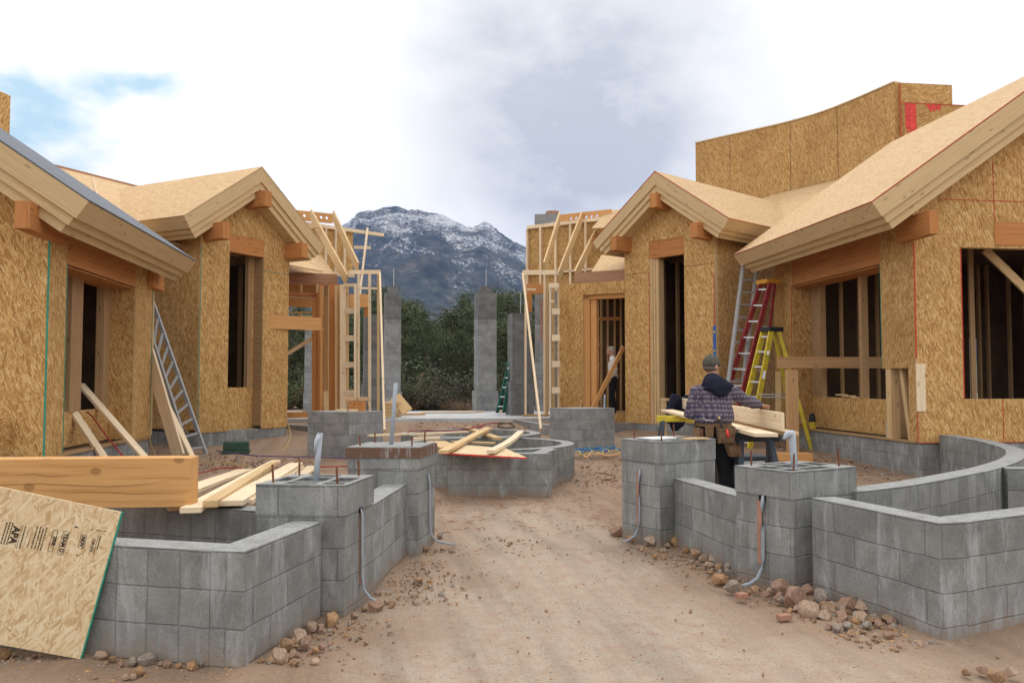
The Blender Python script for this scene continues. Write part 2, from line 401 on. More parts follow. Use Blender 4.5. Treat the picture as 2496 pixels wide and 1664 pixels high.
def zg(x, y):
    return 0.0 if y < 12 else (.05*(y-12) if y < 21.5 else .475)
# ================================================================== ground, mountain, haze
m, t = new_mat('dirt'); o_ = objn(t)
xyz = t.add('ShaderNodeSeparateXYZ', Vector=o_)
nA = t.noise(o_, .9, 6, .62, .3); nB = t.noise(o_, 7, 5, .65); nC = t.noise(o_, 55, 4, .7); nD = t.noise(t.mapv(o_, sca=(1, .5, 1)), .35, 3, .5)
cx = t.math('ADD', t.math('MULTIPLY', xyz.outputs[1], .05), .80)
dx = t.math('ABSOLUTE', t.math('SUBTRACT', xyz.outputs[0], cx))
wid = t.math('SUBTRACT', dx, t.rng(xyz.outputs[1], 2.0, 6.5, 1.1, .0))
path = t.rng(t.math('ADD', wid, t.math('MULTIPLY', t.math('SUBTRACT', nA, .5), 2.4)), .35, 1.25, 1, 0)
path = t.math('MULTIPLY', path, t.rng(xyz.outputs[1], 9.5, 11.5, 1, .1))
col = t.mix(path, (.27, .188, .13), (.372, .300, .234))
col = t.mix(t.rng(nB, .42, .72, 0, .5), col, (.30, .175, .11))
col = t.mix(t.rng(nD, .5, .7, 0, .35), col, (.38, .31, .24))
col = t.mix(1.0, col, t.ramp(nC, [(.25, .78), (.5, 1.0), (.75, 1.16)]), 'MULTIPLY')
trk = t.noise(t.mapv(o_, rot=(0, 0, R(-4)), sca=(2.6, .22, 1)), 1.6, 4, .6, .3)
col = t.mix(1.0, col, t.ramp(trk, [(.34, .84), (.5, 1.0), (.66, 1.10)]), 'MULTIPLY')
vo = t.add('ShaderNodeTexVoronoi', dict(feature='F1'), Vector=o_, Scale=38)
peb = t.rng(vo.outputs['Distance'], .10, .26, 1, 0)
sp = t.add('ShaderNodeSeparateColor', Color=vo.outputs['Color'])
peb = t.math('MULTIPLY', peb, t.math('GREATER_THAN', t.math('ADD', sp.outputs[0], t.math('MULTIPLY', nA, .35)), .78))
col = t.mix(t.math('MULTIPLY', peb, .8), col, t.ramp(sp.outputs[1], [(0, (.20, .13, .10)), (.5, (.42, .33, .27)), (1, (.60, .54, .48))]))
col = t.mix(t.rng(xyz.outputs[1], 40, 90, 0, .7), col, (.13, .12, .08))
hh = t.math('ADD', t.math('ADD', t.math('ADD', t.math('MULTIPLY', nC, .3), nB), t.math('MULTIPLY', peb, .5)), t.math('MULTIPLY', trk, .7))
finish(t, col, .96, hh, .7, .03)

def lines(lo, hi, d0, d1, step, far0, far1):
    a = []; x = lo
    while x <= hi: a.append(x); x += step
    g = step; x = lo
    while x > far0: g *= 1.18; x -= g; a.append(max(x, far0))
    g = step; x = a[0]*0+hi
    while x < far1: g *= 1.18; x += g; a.append(min(x, far1))
    return sorted(set(round(q, 4) for q in a))
xs = lines(-5.5, 8.5, 0, 0, .07, -4500, 4500); ys = lines(1.2, 17, 0, 0, .08, -300, 5200)
verts = []
for y in ys:
    for x in xs:
        z = zg(x, y)
        if -20 < x < 20 and y < 30:
            p = noise.noise(V((x*.9, y*.9, 3)))*.034 + noise.noise(V((x*3.1, y*3.1, 7)))*.021 + noise.noise(V((x*9, y*9, 1)))*.009
            dd = abs(x-(.85+.05*y)); p += max(0, min(1, (dd-.9)/1.0))*.03*(.5+noise.noise(V((x*1.7, y*1.7, 9)))) if 3 < y < 12 else 0
            z += p
        elif y > 60: z += -.0 + noise.noise(V((x*.01, y*.01, 0)))*min(6, (y-60)*.01)
        verts.append((x, y, z-.02))
nx = len(xs)
faces = [(j*nx+i, j*nx+i+1, (j+1)*nx+i+1, (j+1)*nx+i) for j in range(len(ys)-1) for i in range(nx-1)]
me = bpy.data.meshes.new('ground'); me.from_pydata(verts, [], faces); me.materials.append(MATS['dirt'])
for p in me.polygons: p.use_smooth = True
g = bpy.data.objects.new('ground', me); COL.objects.link(g); tag(g, kind='structure')

# mountain: real terrain two to three kilometres off
m, t = new_mat('mountain_side'); o_ = objn(t)
nA = t.noise(t.mapv(o_, sca=(1, 1, 1.3)), .009, 4, .6, .8); nB = t.noise(o_, .022, 8, .72, .2); nC = t.noise(t.mapv(o_, sca=(1, .4, 1.6)), .12, 6, .82, .3)
sz = t.add('ShaderNodeSeparateXYZ', Vector=o_)
col = t.ramp(nB, [(.32, (.012, .018, .016)), (.48, (.032, .040, .032)), (.58, (.075, .075, .062)), (.72, (.20, .17, .14))])
hgt = t.rng(sz.outputs[2], 40, 400, -.085, .075)
sn = t.math('ADD', t.math('ADD', t.math('MULTIPLY', nA, .44), t.math('MULTIPLY', nC, .60)), hgt)
patch = t.rng(sn, .580, .650, 0, .58)
col = t.mix(patch, col, (.86, .88, .92))
finish(t, col, .95, nB, .6, 12)
SIL = [(300, 640), (560, 600), (700, 585), (800, 596), (850, 553), (868, 532), (905, 527), (935, 514), (962, 511), (985, 514), (1015, 514), (1035, 517), (1060, 522), (1082, 528), (1110, 540), (1135, 549), (1158, 553), (1180, 551), (1196, 556), (1225, 574), (1282, 601), (1380, 640), (1500, 668), (1800, 720), (2600, 800)]
def sil(px):
    for (a, ya), (b, yb) in zip(SIL, SIL[1:]):
        if a <= px <= b: return ya+(yb-ya)*(px-a)/(b-a)
    return SIL[0][1] if px < SIL[0][0] else SIL[-1][1]
verts = []; NA, NR = 420, 170
for j in range(NR):
    fr = j/(NR-1); rr = 700+2300*fr
    for i in range(NA):
        px = -300+3100*i/(NA-1); d = ray(px, 832); az = math.atan2(d.x, d.y)
        H = (928+6-sil(px))/2024*2250/math.cos(az-YAW)
        x, y = rr*math.sin(az), rr*math.cos(az)
        u = min(1, max(0, (rr-760)/(2250-760)))
        prof = u**1.25 if rr <= 2250 else max(0, 1-((rr-2250)/750)**1.3)
        rid = 1-abs(noise.noise(V((x*.0032, y*.0022, 1.7))))*2
        rid2 = noise.fractal(V((x*.011, y*.011, 4)), .9, 2.1, 5)
        amp = math.sin(min(1, u)*math.pi)*.19 if rr <= 2250 else .1
        z = H*(prof+amp*(rid-.72)*prof**.3) + rid2*15*min(1, u*3)*(1-.72*max(0, (u-.72)/.28) if rr <= 2250 else .28) + abs(noise.noise(V((x*.02, y*.02, 9))))*9*u + abs(noise.noise(V((x*.06, y*.06, 5))))*6*u
        verts.append((x, y, z-3))
faces = [(j*NA+i, j*NA+i+1, (j+1)*NA+i+1, (j+1)*NA+i) for j in range(NR-1) for i in range(NA-1)]
me = bpy.data.meshes.new('mountain'); me.from_pydata(verts, [], faces); me.materials.append(MATS['mountain_side'])
mo = bpy.data.objects.new('mountain', me); COL.objects.link(mo); tag(mo, kind='structure')

# even air between here and the mountain
m = bpy.data.materials.new('haze_air'); m.use_nodes = True; MATS['haze_air'] = m; t = NT(m.node_tree)
pv = t.add('ShaderNodeVolumePrincipled', Color=(.27, .46, 1.0), Density=.000115, Anisotropy=.0)
o_ = t.add('ShaderNodeOutputMaterial'); t.l.new(pv.outputs[0], o_.inputs['Volume'])
b = MB(); b.box(-4700, 4700, -320, 5300, -8, 620); hz = b.build('haze', 'haze_air', loc=(0, 0, 0)); tag(hz, kind='stuff')

# ================================================================== foreground block planters and pillars
def P2(v): return (v.x, v.y)
b = MB()
cA = V((-.877, 4.68)); uB = V((.294, .86)).normalized(); uA = V((-.625, .245)).normalized()
nB_ = V((-uB.y, uB.x)); nA_ = V((uA.y, -uA.x))
# near-left planter: side wall, front wall (stack-laid half blocks) and the curved rear wall
TL = .62
b.v0 = TL
b.mode = 'wall'
endB = cA+uB*.98; inn = nB_*.2
b.quadwall([cA, endB, endB+inn, cA+inn], -.15, TL, 0, 2)
pl = thing('block_planter', (-1.6, 5.3, 0), 'low grey block planter at the near left, under the big timber beam', 'planter', 'low block planters by the path')
b.build('side_wall', ['block', 'block', 'mortar_top'], pl, bevel=.006)
b = MB(); b.v0 = TL; b.mode = 'wall'
inw = V((uA.y, -uA.x)); inw = inw if inw.y > 0 else -inw
q0 = cA+inn+inw*.1; b.path_wall([q0, q0+uA*1.3, q0+uA*3.6], .2, -.15, TL-.002)
b.build('front_wall', ['block_half', 'mortar_top'], pl, bevel=.006)
arcL = [(-.98, 6.22), (-1.25, 6.34), (-1.76, 6.56), (-2.55, 6.98), (-3.33, 7.6), (-4.1, 8.4), (-4.6, 9.3), (-4.85, 10.4), (-4.9, 10.95)]
b = MB(); b.path_wall(arcL, .2, -.15, TL-.004); b.build('curved_wall', ['block_half', 'mortar_top'], pl)
# near-right planter
TR = .69
pr = thing('block_planter', (4.5, 6, 0), 'low grey block planter at the near right, curving back to the gabled house', 'planter', 'low block planters by the path')
c0 = V((3.16, 4.66)); uL = (V((2.97, 5.79))-c0).normalized(); uL = (V((2.93, 5.78))-c0).normalized(); uR = V((.90, .34)).normalized()
nL = V((uL.y, -uL.x)); nR = V((-uR.y, uR.x))
b = MB(); b.v0 = TR; b.mode = 'wall'
e = c0+uL*1.16
b.quadwall([c0, c0+nL*.2, e+nL*.2, e], -.15, TR, 0, 1); b.build('side_wall', ['block', 'mortar_top'], pr, bevel=.006)
b = MB(); b.v0 = TR
s0 = c0+nL*.2; b.path_wall([s0+nR*.1+uR*.0, s0+nR*.1+uR*2.2, s0+nR*.1+uR*6], .2, -.15, TR-.002); b.build('front_wall', ['block', 'mortar_top'], pr, bevel=.006)
ctrl = [(3.42, 6.2), (3.62, 6.27), (4.16, 6.56), (4.95, 7.09), (5.73, 7.66), (6.70, 8.55), (7.5, 9.55), (7.98, 10.5), (8.28, 11.3), (8.45, 12.25)]
def smooth_path(c, n=5):
    out = []; c = [V((p[0], p[1], 0)) for p in c]
    for i in range(len(c)-1):
        p0, p1, p2, p3 = c[max(i-1, 0)], c[i], c[i+1], c[min(i+2, len(c)-1)]
        for k in range(n):
            s = k/n; out.append(.5*((2*p1)+(p2-p0)*s+(2*p0-5*p1+4*p2-p3)*s*s+(3*p1-p0-3*p2+p3)*s**3))
    out.append(c[-1]); return out
b = MB(); b.path_wall(smooth_path(ctrl, 4), .21, -.15, TR-.004); b.build('curved_wall', ['block_half', 'mortar_top'], pr)
b = MB(); b.path_wall([(5.86, 7.62), (7.0, 7.25), (9.5, 6.6)], .2, -.15, TR-.006); b.build('dividing_wall', ['block', 'mortar_top'], pr)

def conduit(parent, pts, r=.010, mat='pvc'):
    b = MB(); b.tube(pts, r, 8); return b.build('conduit', mat, parent, smooth=True)
def pillar(F, L, Rr, z1, label, cores=True, brown=False, pipe=None, capfix=None):
    F, L, Rr = V(F), V(L), V(Rr); B_ = L+Rr-F; c = (F+B_)/2
    p = thing('block_pillar', (c.x, c.y, 0), label, 'pillar', 'square block pillars along the path')
    b = MB(); b.v0 = z1; zc = z1-.2
    q = [F, Rr, B_, L]; sh = [c+(k-c)*.985 for k in q]
    b.quadwall(sh, -.15, zc, 0); o = b.build('shaft', ['block'], p, bevel=.006)
    # cap course with open cells
    b = MB(); b.v0 = z1
    A = (Rr-F); B = (L-F); wA, wB = A.length, B.length; A = A.normalized(); B = B.normalized()
    zb = zc-.001
    if cores:
        t_ = .035
        ax = [0, .035, wA*.23, wA*.28, wA*.70, wA*.75, wA-.035, wA]; bx = [0, .035, wB*.3, wB*.36, wB*.72, wB*.78, wB-.035, wB]
        cells = {(1, 1), (3, 3), (1, 3), (3, 1), (5, 3), (3, 5)}
        for i in range(7):
            for j in range(7):
                if (i, j) in cells:
                    b.fbox(F, A, B, ax[i], ax[i+1], bx[j], bx[j+1], z1-.12, z1-.115, 1)
                    continue
                O = V((F.x, F.y, 0)); a0, a1, b0, b1 = ax[i], ax[i+1], bx[j], bx[j+1]
                P_ = lambda a, b_, z: O+V((A.x, A.y, 0))*a+V((B.x, B.y, 0))*b_+V((0, 0, z))
                b.face([P_(a0, b0, z1), P_(a1, b0, z1), P_(a1, b1, z1), P_(a0, b1, z1)], 2, mode='wall')
                for (ni, nj, e0, e1) in ((i-1, j, (a0, b0), (a0, b1)), (i+1, j, (a1, b0), (a1, b1)), (i, j-1, (a0, b0), (a1, b0)), (i, j+1, (a0, b1), (a1, b1))):
                    if (ni, nj) in cells: b.face([P_(*e0, z1), P_(*e1, z1), P_(*e1, z1-.12), P_(*e0, z1-.12)], 1, mode='wall')
        for u0, v0_, u1, v1 in ((0, 0, wA, 0), (wA, 0, wA, wB), (wA, wB, 0, wB), (0, wB, 0, 0)):
            O = V((F.x, F.y, 0)); P_ = lambda a, b_, z: O+V((A.x, A.y, 0))*a+V((B.x, B.y, 0))*b_+V((0, 0, z))
            b.face([P_(u0, v0_, zb), P_(u1, v1, zb), P_(u1, v1, z1), P_(u0, v0_, z1)], 0, mode='wall')
        b.fbox(F, A, B, .01, wA-.01, .01, wB-.01, zb, zb+.01, 0)
        b.build('cap_course', ['block', 'block', 'mortar_top'], p)
    else:
        b.fbox(F, A, B, 0, wA, 0, wB, zb, z1, 0, 'wall', 1); b.build('cap_course', ['block', 'mortar_top'], p, bevel=.006)
    if brown:
        b = MB(); b.fbox(F, A, B, -.012, wA+.012, -.012, wB+.012, z1-.10, z1-.012); b.build('form_board', 'form_stained', p)
    for fa, fb in ((.14, .14), (.14, .86), (.86, .14), (.86, .86)):
        q = F+A*(wA*fa)+B*(wB*fb); h = random.uniform(.09, .14); tl = random.uniform(-.012, .012)
        b = MB(); b.tube([(q.x, q.y, z1-.05), (q.x+tl, q.y+tl*.5, z1+h)], .0075, 7); b.build('rebar', 'rust', p)
    return p, F, A, B, wA, wB, c
p1, F, A, B, wA, wB, c = pillar((-.405, 5.61), (-1.005, 5.74), (-.245, 6.19), .855, 'grey block pillar nearest on the left of the path, leaning pipe standing in its cells')
q = c+A*.0; b = MB(); b.tube([(c.x-.02, c.y, .74), (c.x+.01, c.y+.02, 1.175)], .021, 10); b.build('vent_pipe', 'pvc', p1, smooth=True)
b = MB(); b.tube([(c.x+.008, c.y+.01, 1.155), (c.x-.014, c.y+.0, 1.12), (c.x-.022, c.y, 1.03)], [.023, .016, .006], 7); b.build('tape_wrap', 'plastic_film', p1, smooth=True)
def face_pt(F, D, n, s, z, off=.02): return (F.x+D.x*s+n.x*off, F.y+D.y*s+n.y*off, z)
nr = -B
conduit(p1, [face_pt(F, A, nr, .29, z, o_) for z, o_ in ((.66, .0), (.62, .016), (.4, .017), (.2, .018), (.11, .03), (.05, .075), (.02, .13), (.012, .17))])
b = MB(); b.fbox(F, A, nr, .295, .345, -.01, .006, .13, .62); b.build('wall_chase', 'clay', p1)
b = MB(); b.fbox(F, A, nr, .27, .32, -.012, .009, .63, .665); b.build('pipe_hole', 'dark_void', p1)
p2_, F, A, B, wA, wB, c = pillar((.103, 7.5), (-.54, 7.6), (.265, 8.07), .952, 'grey block pillar with brown stained cap and tall pipe, second on the left of the path', cores=False, brown=True)
b = MB(); b.tube([(c.x-.02, c.y, .93), (c.x+.02, c.y+.0, 1.52)], .021, 10); b.build('vent_pipe', 'pvc', p2_, smooth=True)
nr = -B
conduit(p2_, [face_pt(F, A, nr, .31, z, o_) for z, o_ in ((.68, .0), (.6, .014), (.4, .016), (.2, .018), (.12, .03), (.06, .08), (.035, .2), (.03, .26))])
p3, F, A, B, wA, wB, c = pillar((2.80, 5.83), (2.56, 6.33), (3.48, 6.15), .874, 'grey block pillar nearest on the right of the path, with a bag-topped pipe', )
b = MB(); b.tube([(c.x, c.y, .76), (c.x-.02, c.y, 1.10)], .021, 10); b.build('vent_pipe', 'pvc', p3, smooth=True)
b = MB(); b.tube([(c.x-.002, c.y, .80), (c.x-.012, c.y, .95), (c.x-.02, c.y, 1.08), (c.x-.028, c.y, 1.13), (c.x-.06, c.y-.01, 1.125), (c.x-.105, c.y-.02, 1.085)], [.024, .027, .030, .034, .03, .008], 9); b.build('plastic_bag', 'plastic_film', p3, smooth=True)
nr = -A
conduit(p3, [face_pt(F, B, nr, .27, z, o_) for z, o_ in ((.67, .0), (.6, .015), (.4, .017), (.2, .02), (.12, .03), (.06, .08), (.03, .16), (.025, .24))], .015)
b = MB(); b.fbox(F, B, nr, .285, .33, -.01, .006, .15, .63); b.build('wall_chase', 'clay', p3)
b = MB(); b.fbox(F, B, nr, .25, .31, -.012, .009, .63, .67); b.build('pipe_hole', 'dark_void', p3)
p4, F, A, B, wA, wB, c = pillar((2.34, 7.6), (2.10, 8.10), (3.03, 7.97), .968, 'grey block pillar behind on the right of the path, papers lying on its top')
nr = -A
conduit(p4, [face_pt(F, B, nr, .27, z, o_) for z, o_ in ((.69, .0), (.6, .015), (.4, .017), (.2, .02), (.12, .03), (.06, .08), (.03, .16), (.025, .24))], .011)
b = MB(); b.fbox(F, B, nr, .285, .32, -.01, .006, .15, .65); b.build('wall_chase', 'clay', p4)
pap = MB(); cc = c+V((-.10, -.02)); a_ = V((.9, .43)); b_ = V((-.43, .9))
pap.fbox(cc, a_, b_, -.2, .12, -.12, .09, .972, .984); tag(pap.build('paper_sheets', 'white_paper', None), 'white sheets of paper lying on the right rear block pillar', 'papers')
b = MB(); b.fbox(c, V((.97, .25)), V((-.25, .97)), .04, .30, -.26, -.17, .972, .985); tag(b.build('wood_offcut', 'lumber', None), 'small thin wood offcut on the right rear block pillar beside the papers', 'offcut')
# low walls between the pillars
for (a, bb, lab, dx) in (((-.30, 6.1), (-.0, 7.62), 'low block wall joining the two left pillars', -.1), ((2.62, 6.28), (2.50, 7.68), 'low block wall joining the two right pillars', .1)):
    b = MB(); b.path_wall([(a[0]+dx, a[1]), (bb[0]+dx, bb[1])], .2, -.15, .62)
    tag(b.build('block_wall', ['block', 'mortar_top'], None), lab, 'wall', 'low block walls between pillars')

# ================================================================== fountain basin
ft = thing('fountain_basin', (1.24, 13, 0), 'unfinished round block fountain basin in the middle of the courtyard, boards lying on it', 'fountain')
b = MB(); b.v0 = .557
fl, fr = V((.53, 11.32)), V((1.94, 11.15))
def fwall(pts, nm, mat='block', z1=.557, closed=False, th=.2):
    b = MB(); b.path_wall(pts, th, -.15, z1, closed=closed); return b.build(nm, [mat, 'mortar_top'], ft)
fu = (fr-fl).normalized(); fnn = V((-fu.y, fu.x))
b = MB(); b.v0 = .557; b.mode = 'wall'; b.quadwall([fl, fr, fr+fnn*.2-fu*.12, fl+fnn*.2+fu*.12], -.15, .557, 0, 1); b.build('front_wall', ['block', 'mortar_top'], ft, bevel=.006)
fwall([fl+fnn*.2+fu*.17, fl+fnn*.95-fu*.02], 'return_wall', z1=.553); fwall([fr+fnn*.2-fu*.17, fr+fnn*.95+fu*.02], 'return_wall', z1=.553)
def arc(cx, cy, r, a0, a1, n=28): return [(cx+r*math.sin(R(a0+(a1-a0)*i/n)), cy-r*math.cos(R(a0+(a1-a0)*i/n))) for i in range(n+1)]
fwall(arc(1.24, 13.30, 1.31, 0, 348.75, 30), 'ring_wall', 'block_half', .549, True)
fwall(arc(1.20, 16.0, 1.24, 0, 348.75, 30), 'rear_ring_wall', 'block_half', .547, True)

# small piers in front of the third bays
def pier(F, L, Rr, z1, label):
    F, L, Rr = V(F), V(L), V(Rr); B_ = L+Rr-F; c = (F+B_)/2
    p = thing('block_pier', (c.x, c.y, 0), label, 'pier', 'knee-high block piers by the rear framing')
    b = MB(); b.v0 = z1; b.quadwall([F, Rr, B_, L], -.1, z1, 0, 1); b.build('pier_wall', ['block_far', 'mortar_top'], p, bevel=.006)
    A = Rr-F; B = L-F
    for fa, fb in ((.2, .2), (.2, .8), (.8, .2)):
        q = F+A*fa+B*fb; b = MB(); b.tube([(q.x, q.y, z1-.02), (q.x, q.y, z1+.1)], .008, 6); b.build('rebar', 'rust', p)
    return p, c
pier((3.38, 16.0), (2.84, 16.62), (4.14, 16.45), .995, 'square grey block pier to the right of the fountain, white pipe standing on it')
pier((-1.05, 15.25), (-1.86, 15.85), (-.47, 15.9), .975, 'square grey block pier left of the fountain, brick stack and offcuts on top')
q = gd(1473, 990, 16.75); b = MB(); b.tube([(q.x, q.y, .99), (q.x+.01, q.y, 1.27)], .02, 8); tag(b.build('white_pipe', 'pvc', None), 'short white pipe standing up from the right block pier', 'pipe')

# ================================================================== rear slab and tall pillars
b = MB(); sl = [V((-6, 22.6)), V((2.9, 21.9)), V((5.2, 22.3)), V((5.6, 27.5)), V((-6.5, 28.0))]
b.face([V((p.x, p.y, .55)) for p in sl]);
for i in range(5):
    a, c2 = sl[i], sl[(i+1) % 5]; b.face([V((a.x, a.y, .2)), V((c2.x, c2.y, .2)), V((c2.x, c2.y, .55)), V((a.x, a.y, .55))])
o = b.build('slab_foundation', 'concrete'); tag(o, 'flat pale concrete slab at the back of the courtyard', 'slab')
def far_pillar(px0, px1, yt, yb, ypl, d, label, cap=True, rod=True, rot=14, dark=False):
    c = gd((px0+px1)/2, yb, d); z1 = gd((px0+px1)/2, yt, d).z; zp = gd((px0+px1)/2, ypl, d).z
    wpx = (px1-px0)/2024*d; wd = wpx/(math.cos(R(rot))+math.sin(R(rot)))
    A = V((math.cos(R(rot)-YAW), math.sin(R(rot)-YAW))); B = V((-A.y, A.x)); z0 = min(c.z, .55)-.1
    c.y += wd/2
    p = thing('tall_block_pillar', (c.x, c.y, z0), label, 'pillar', 'tall block pillars behind the slab')
    b = MB(); b.v0 = z1; h = wd/2; cc = V((c.x, c.y))
    mt = 'block_dark' if dark else 'block_far'
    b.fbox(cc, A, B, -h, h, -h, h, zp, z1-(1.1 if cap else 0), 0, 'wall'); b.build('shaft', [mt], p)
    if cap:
        b = MB(); b.v0 = z1; b.fbox(cc, A, B, -h, h, -h, h, z1-1.099, z1-.2, 0, 'wall'); b.fbox(cc, A, B, -h*.62, h*.62, -h*.62, h*.62, z1-.2, z1+.02, 0, 'wall'); b.build('upper_shaft', 'block_dark', p)
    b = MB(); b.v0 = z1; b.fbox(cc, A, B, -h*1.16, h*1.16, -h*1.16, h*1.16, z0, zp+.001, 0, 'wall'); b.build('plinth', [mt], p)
    if rod:
        for k in (.03,):
            b = MB(); b.tube([(c.x+k, c.y, z1-.1), (c.x+k, c.y, z1+.62)], .014, 5); b.build('rod', 'steel', p)
far_pillar(932, 978, 698, 992, 955, 27.5, 'tall pale block pillar left of the gap, taller of the two there')
far_pillar(1156, 1213, 698, 992, 952, 27.5, 'tall pale block pillar standing alone right of the mountain view')
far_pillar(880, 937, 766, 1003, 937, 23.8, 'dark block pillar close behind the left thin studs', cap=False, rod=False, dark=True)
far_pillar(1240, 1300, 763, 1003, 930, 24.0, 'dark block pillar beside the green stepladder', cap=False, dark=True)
far_pillar(737, 768, 800, 997, 959, 27.0, 'block pillar seen through the left window framing', cap=False, rod=False)
# chimney seen above and beside the right-hand framing
ch = thing('chimney', (gd(1335, 980, 29).x, gd(1335, 980, 29).y, .4), 'grey block chimney with round clay flue behind the right framing', 'chimney')
c = gd(1337, 900, 29); zt = gd(1337, 527, 29).z
b = MB(); b.v0 = zt; b.fbox(V((c.x, c.y)), V((.95, -.3)), V((.3, .95)), -.42, .42, -.42, .42, .3, zt, 0, 'wall'); b.build('stack', ['block_far'], ch)
b = MB(); b.tube([(c.x+.15, c.y, zt-.05), (c.x+.15, c.y, gd(1345, 516, 29).z)], .24, 16); b.build('flue', 'clay', ch, smooth=False)
b = MB(); c2 = gd(1316, 850, 27.4); zt2 = gd(1316, 716, 27.4).z
b.v0 = zt2; b.fbox(V((c2.x, c2.y)), V((.95, -.3)), V((.3, .95)), -.13, .33, -.2, .2, .3, zt2, 0, 'wall'); b.build('side_column', ['block_far'], ch)
b = MB(); b.fbox(V((c2.x, c2.y)), V((.95, -.3)), V((.3, .95)), .05, .12, -.206, -.19, zt2-1.6, zt2-.2); b.build('clay_tile', 'clay', ch)

# ================================================================== trees and brush beyond the slab
def leaves(b, c, r, n, s0, s1, rnd):
    for _ in range(n):
        d = V((rnd.gauss(0, 1), rnd.gauss(0, 1), rnd.gauss(0, .8))); p = c + d*(r*.45)
        s = rnd.uniform(s0, s1); a = V((rnd.uniform(-1, 1), rnd.uniform(-1, 1), rnd.uniform(-.6, 1))).normalized(); e = a.cross(V((rnd.uniform(-1, 1), rnd.uniform(-1, 1), rnd.uniform(-1, 1))))
        if e.length < .1: continue
        e.normalize(); b.v += [p-a*s-e*s*.45, p+a*s*.2-e*s*.6, p+a*s, p+e*s*.5]; k = len(b.v); b.f.append((k-4, k-3, k-2, k-1)); b.uv.append([(0, 0)]*4); b.m.append(0)
def tree_proto(kind, seed):
    rnd = random.Random(seed); root = bpy.data.objects.new('pine_tree' if kind == 'pine' else 'juniper_tree', None); COL.objects.link(root); WL[root] = V((0, 0, 0))
    tb = MB(); lb = MB()
    if kind == 'pine': H = 6.0; tops = [(V((0, 0, 0)), V((rnd.uniform(-.3, .3), rnd.uniform(-.3, .3), H*.95)), .16)]
    else:
        H = 5.0; tops = [(V((0, 0, 0)), V((rnd.uniform(-1.1, 1.1), rnd.uniform(-1.1, 1.1), H*rnd.uniform(.65, .9))), rnd.uniform(.09, .15)) for _ in range(4)]
    for a, e, r in tops:
        mid = (a+e)/2+V((rnd.uniform(-.25, .25), rnd.uniform(-.25, .25), 0)); pts = [a-V((0, 0, .2)), mid, e]; tb.tube(pts, [r, r*.65, r*.2], 6)
        nb = 24 if kind == 'pine' else 13
        for i in range(nb):
            s = rnd.uniform(.10, 1); o = (a.lerp(mid, s*2) if s < .5 else mid.lerp(e, s*2-1)); ang = rnd.uniform(0, 6.283)
            if kind == 'pine': ln = (1-s)**.75*2.0*rnd.uniform(.55, 1.1)+.25; up = rnd.uniform(-.05, .3)
            else: ln = (1-abs(s-.45)*1.2)*1.5*rnd.uniform(.5, 1.1)+.2; up = rnd.uniform(.0, .7)
            q = o+V((math.cos(ang)*ln, math.sin(ang)*ln, up*ln)); tb.tube([o, o.lerp(q, .5)+V((0, 0, .06)), q], [r*.3, r*.2, .012], 4, cap=False)
            for u in (.45, .75, 1.0):
                if rnd.random() < .88: leaves(lb, o.lerp(q, u)+V((0, 0, .08)), .34+.22*rnd.random(), 80, .022, .066, rnd)
        leaves(lb, e, .4, 140, .022, .06, rnd)
    tb.build('trunk', 'trunk', root, weld=False); lb.build('crown', 'pine' if kind == 'pine' else 'juniper', root, weld=False)
    return root
def copy_tree(o, parent=None):
    c = o.copy(); COL.objects.link(c)
    if parent is not None: c.parent = parent
    for ch_ in list(o.children): copy_tree(ch_, c)
    return c
protos = [tree_proto('juniper', 3), tree_proto('juniper', 11), tree_proto('pine', 5), tree_proto('juniper', 23), tree_proto('pine', 17)]
used = set()
spots = [(700, 735, 38), (745, 745, 41), (800, 740, 36), (850, 735, 42), (905, 730, 44), (975, 705, 39), (1000, 745, 43), (1030, 758, 47), (1062, 770, 44), (1095, 768, 48), (1125, 752, 43), (1160, 725, 42), (1190, 712, 40), (1225, 705, 43), (1262, 730, 41), (1300, 720, 38), (1345, 735, 42), (1020, 800, 36), (1080, 812, 37), (1130, 800, 38), (960, 800, 35.5), (1240, 800, 37), (660, 760, 45), (1420, 735, 46), (1560, 740, 44), (600, 740, 46), (1700, 745, 45)]
spots += [(1045, 790, 34.5), (1105, 780, 40), (985, 760, 36.5), (1010, 730, 52), (1140, 735, 52), (930, 700, 46), (1175, 700, 50), (1285, 700, 47), (880, 720, 50), (1210, 760, 36)]
rr_ = random.Random(4)
for k in range(70):
    px = rr_.uniform(560, 1500); d = rr_.uniform(60, 230); spots.append((px, 928-(5.2*rr_.uniform(.8, 1.25)+d*.032-1.54)*2024/d, d))
lab = {'juniper_tree': 'dark bushy juniper tree growing behind the tall block pillars', 'pine_tree': 'dark green pointed pine tree growing behind the tall block pillars'}
def hill(x, y): return .45 + max(0, y-60)*.032
for k, (px, yt, d) in enumerate(spots):
    pr_ = protos[k % 5]; o = pr_ if pr_ not in used else copy_tree(pr_); used.add(pr_)
    q = gd(px, 928, d); top = gd(px, yt, d).z; z0 = .42 if d < 60 else hill(q.x, q.y)-.3
    h0 = 6.0 if pr_.name.startswith('pine') else 5.0
    s = max(.35, (top-z0)/h0); o.location = (q.x, q.y, z0); o.scale = (s*rr_.uniform(.9, 1.2), s*rr_.uniform(.9, 1.2), s); o.rotation_euler.z = rr_.uniform(0, 6.28)
    far = d > 60; kind_ = 'pine_tree' if pr_.name.startswith('pine') else 'juniper_tree'
    tag(o, lab[kind_] if not far else ('small far evergreen tree on the slope below the mountain'), 'tree', ('evergreens close behind the pillars' if not far else 'far evergreens below the mountain'))
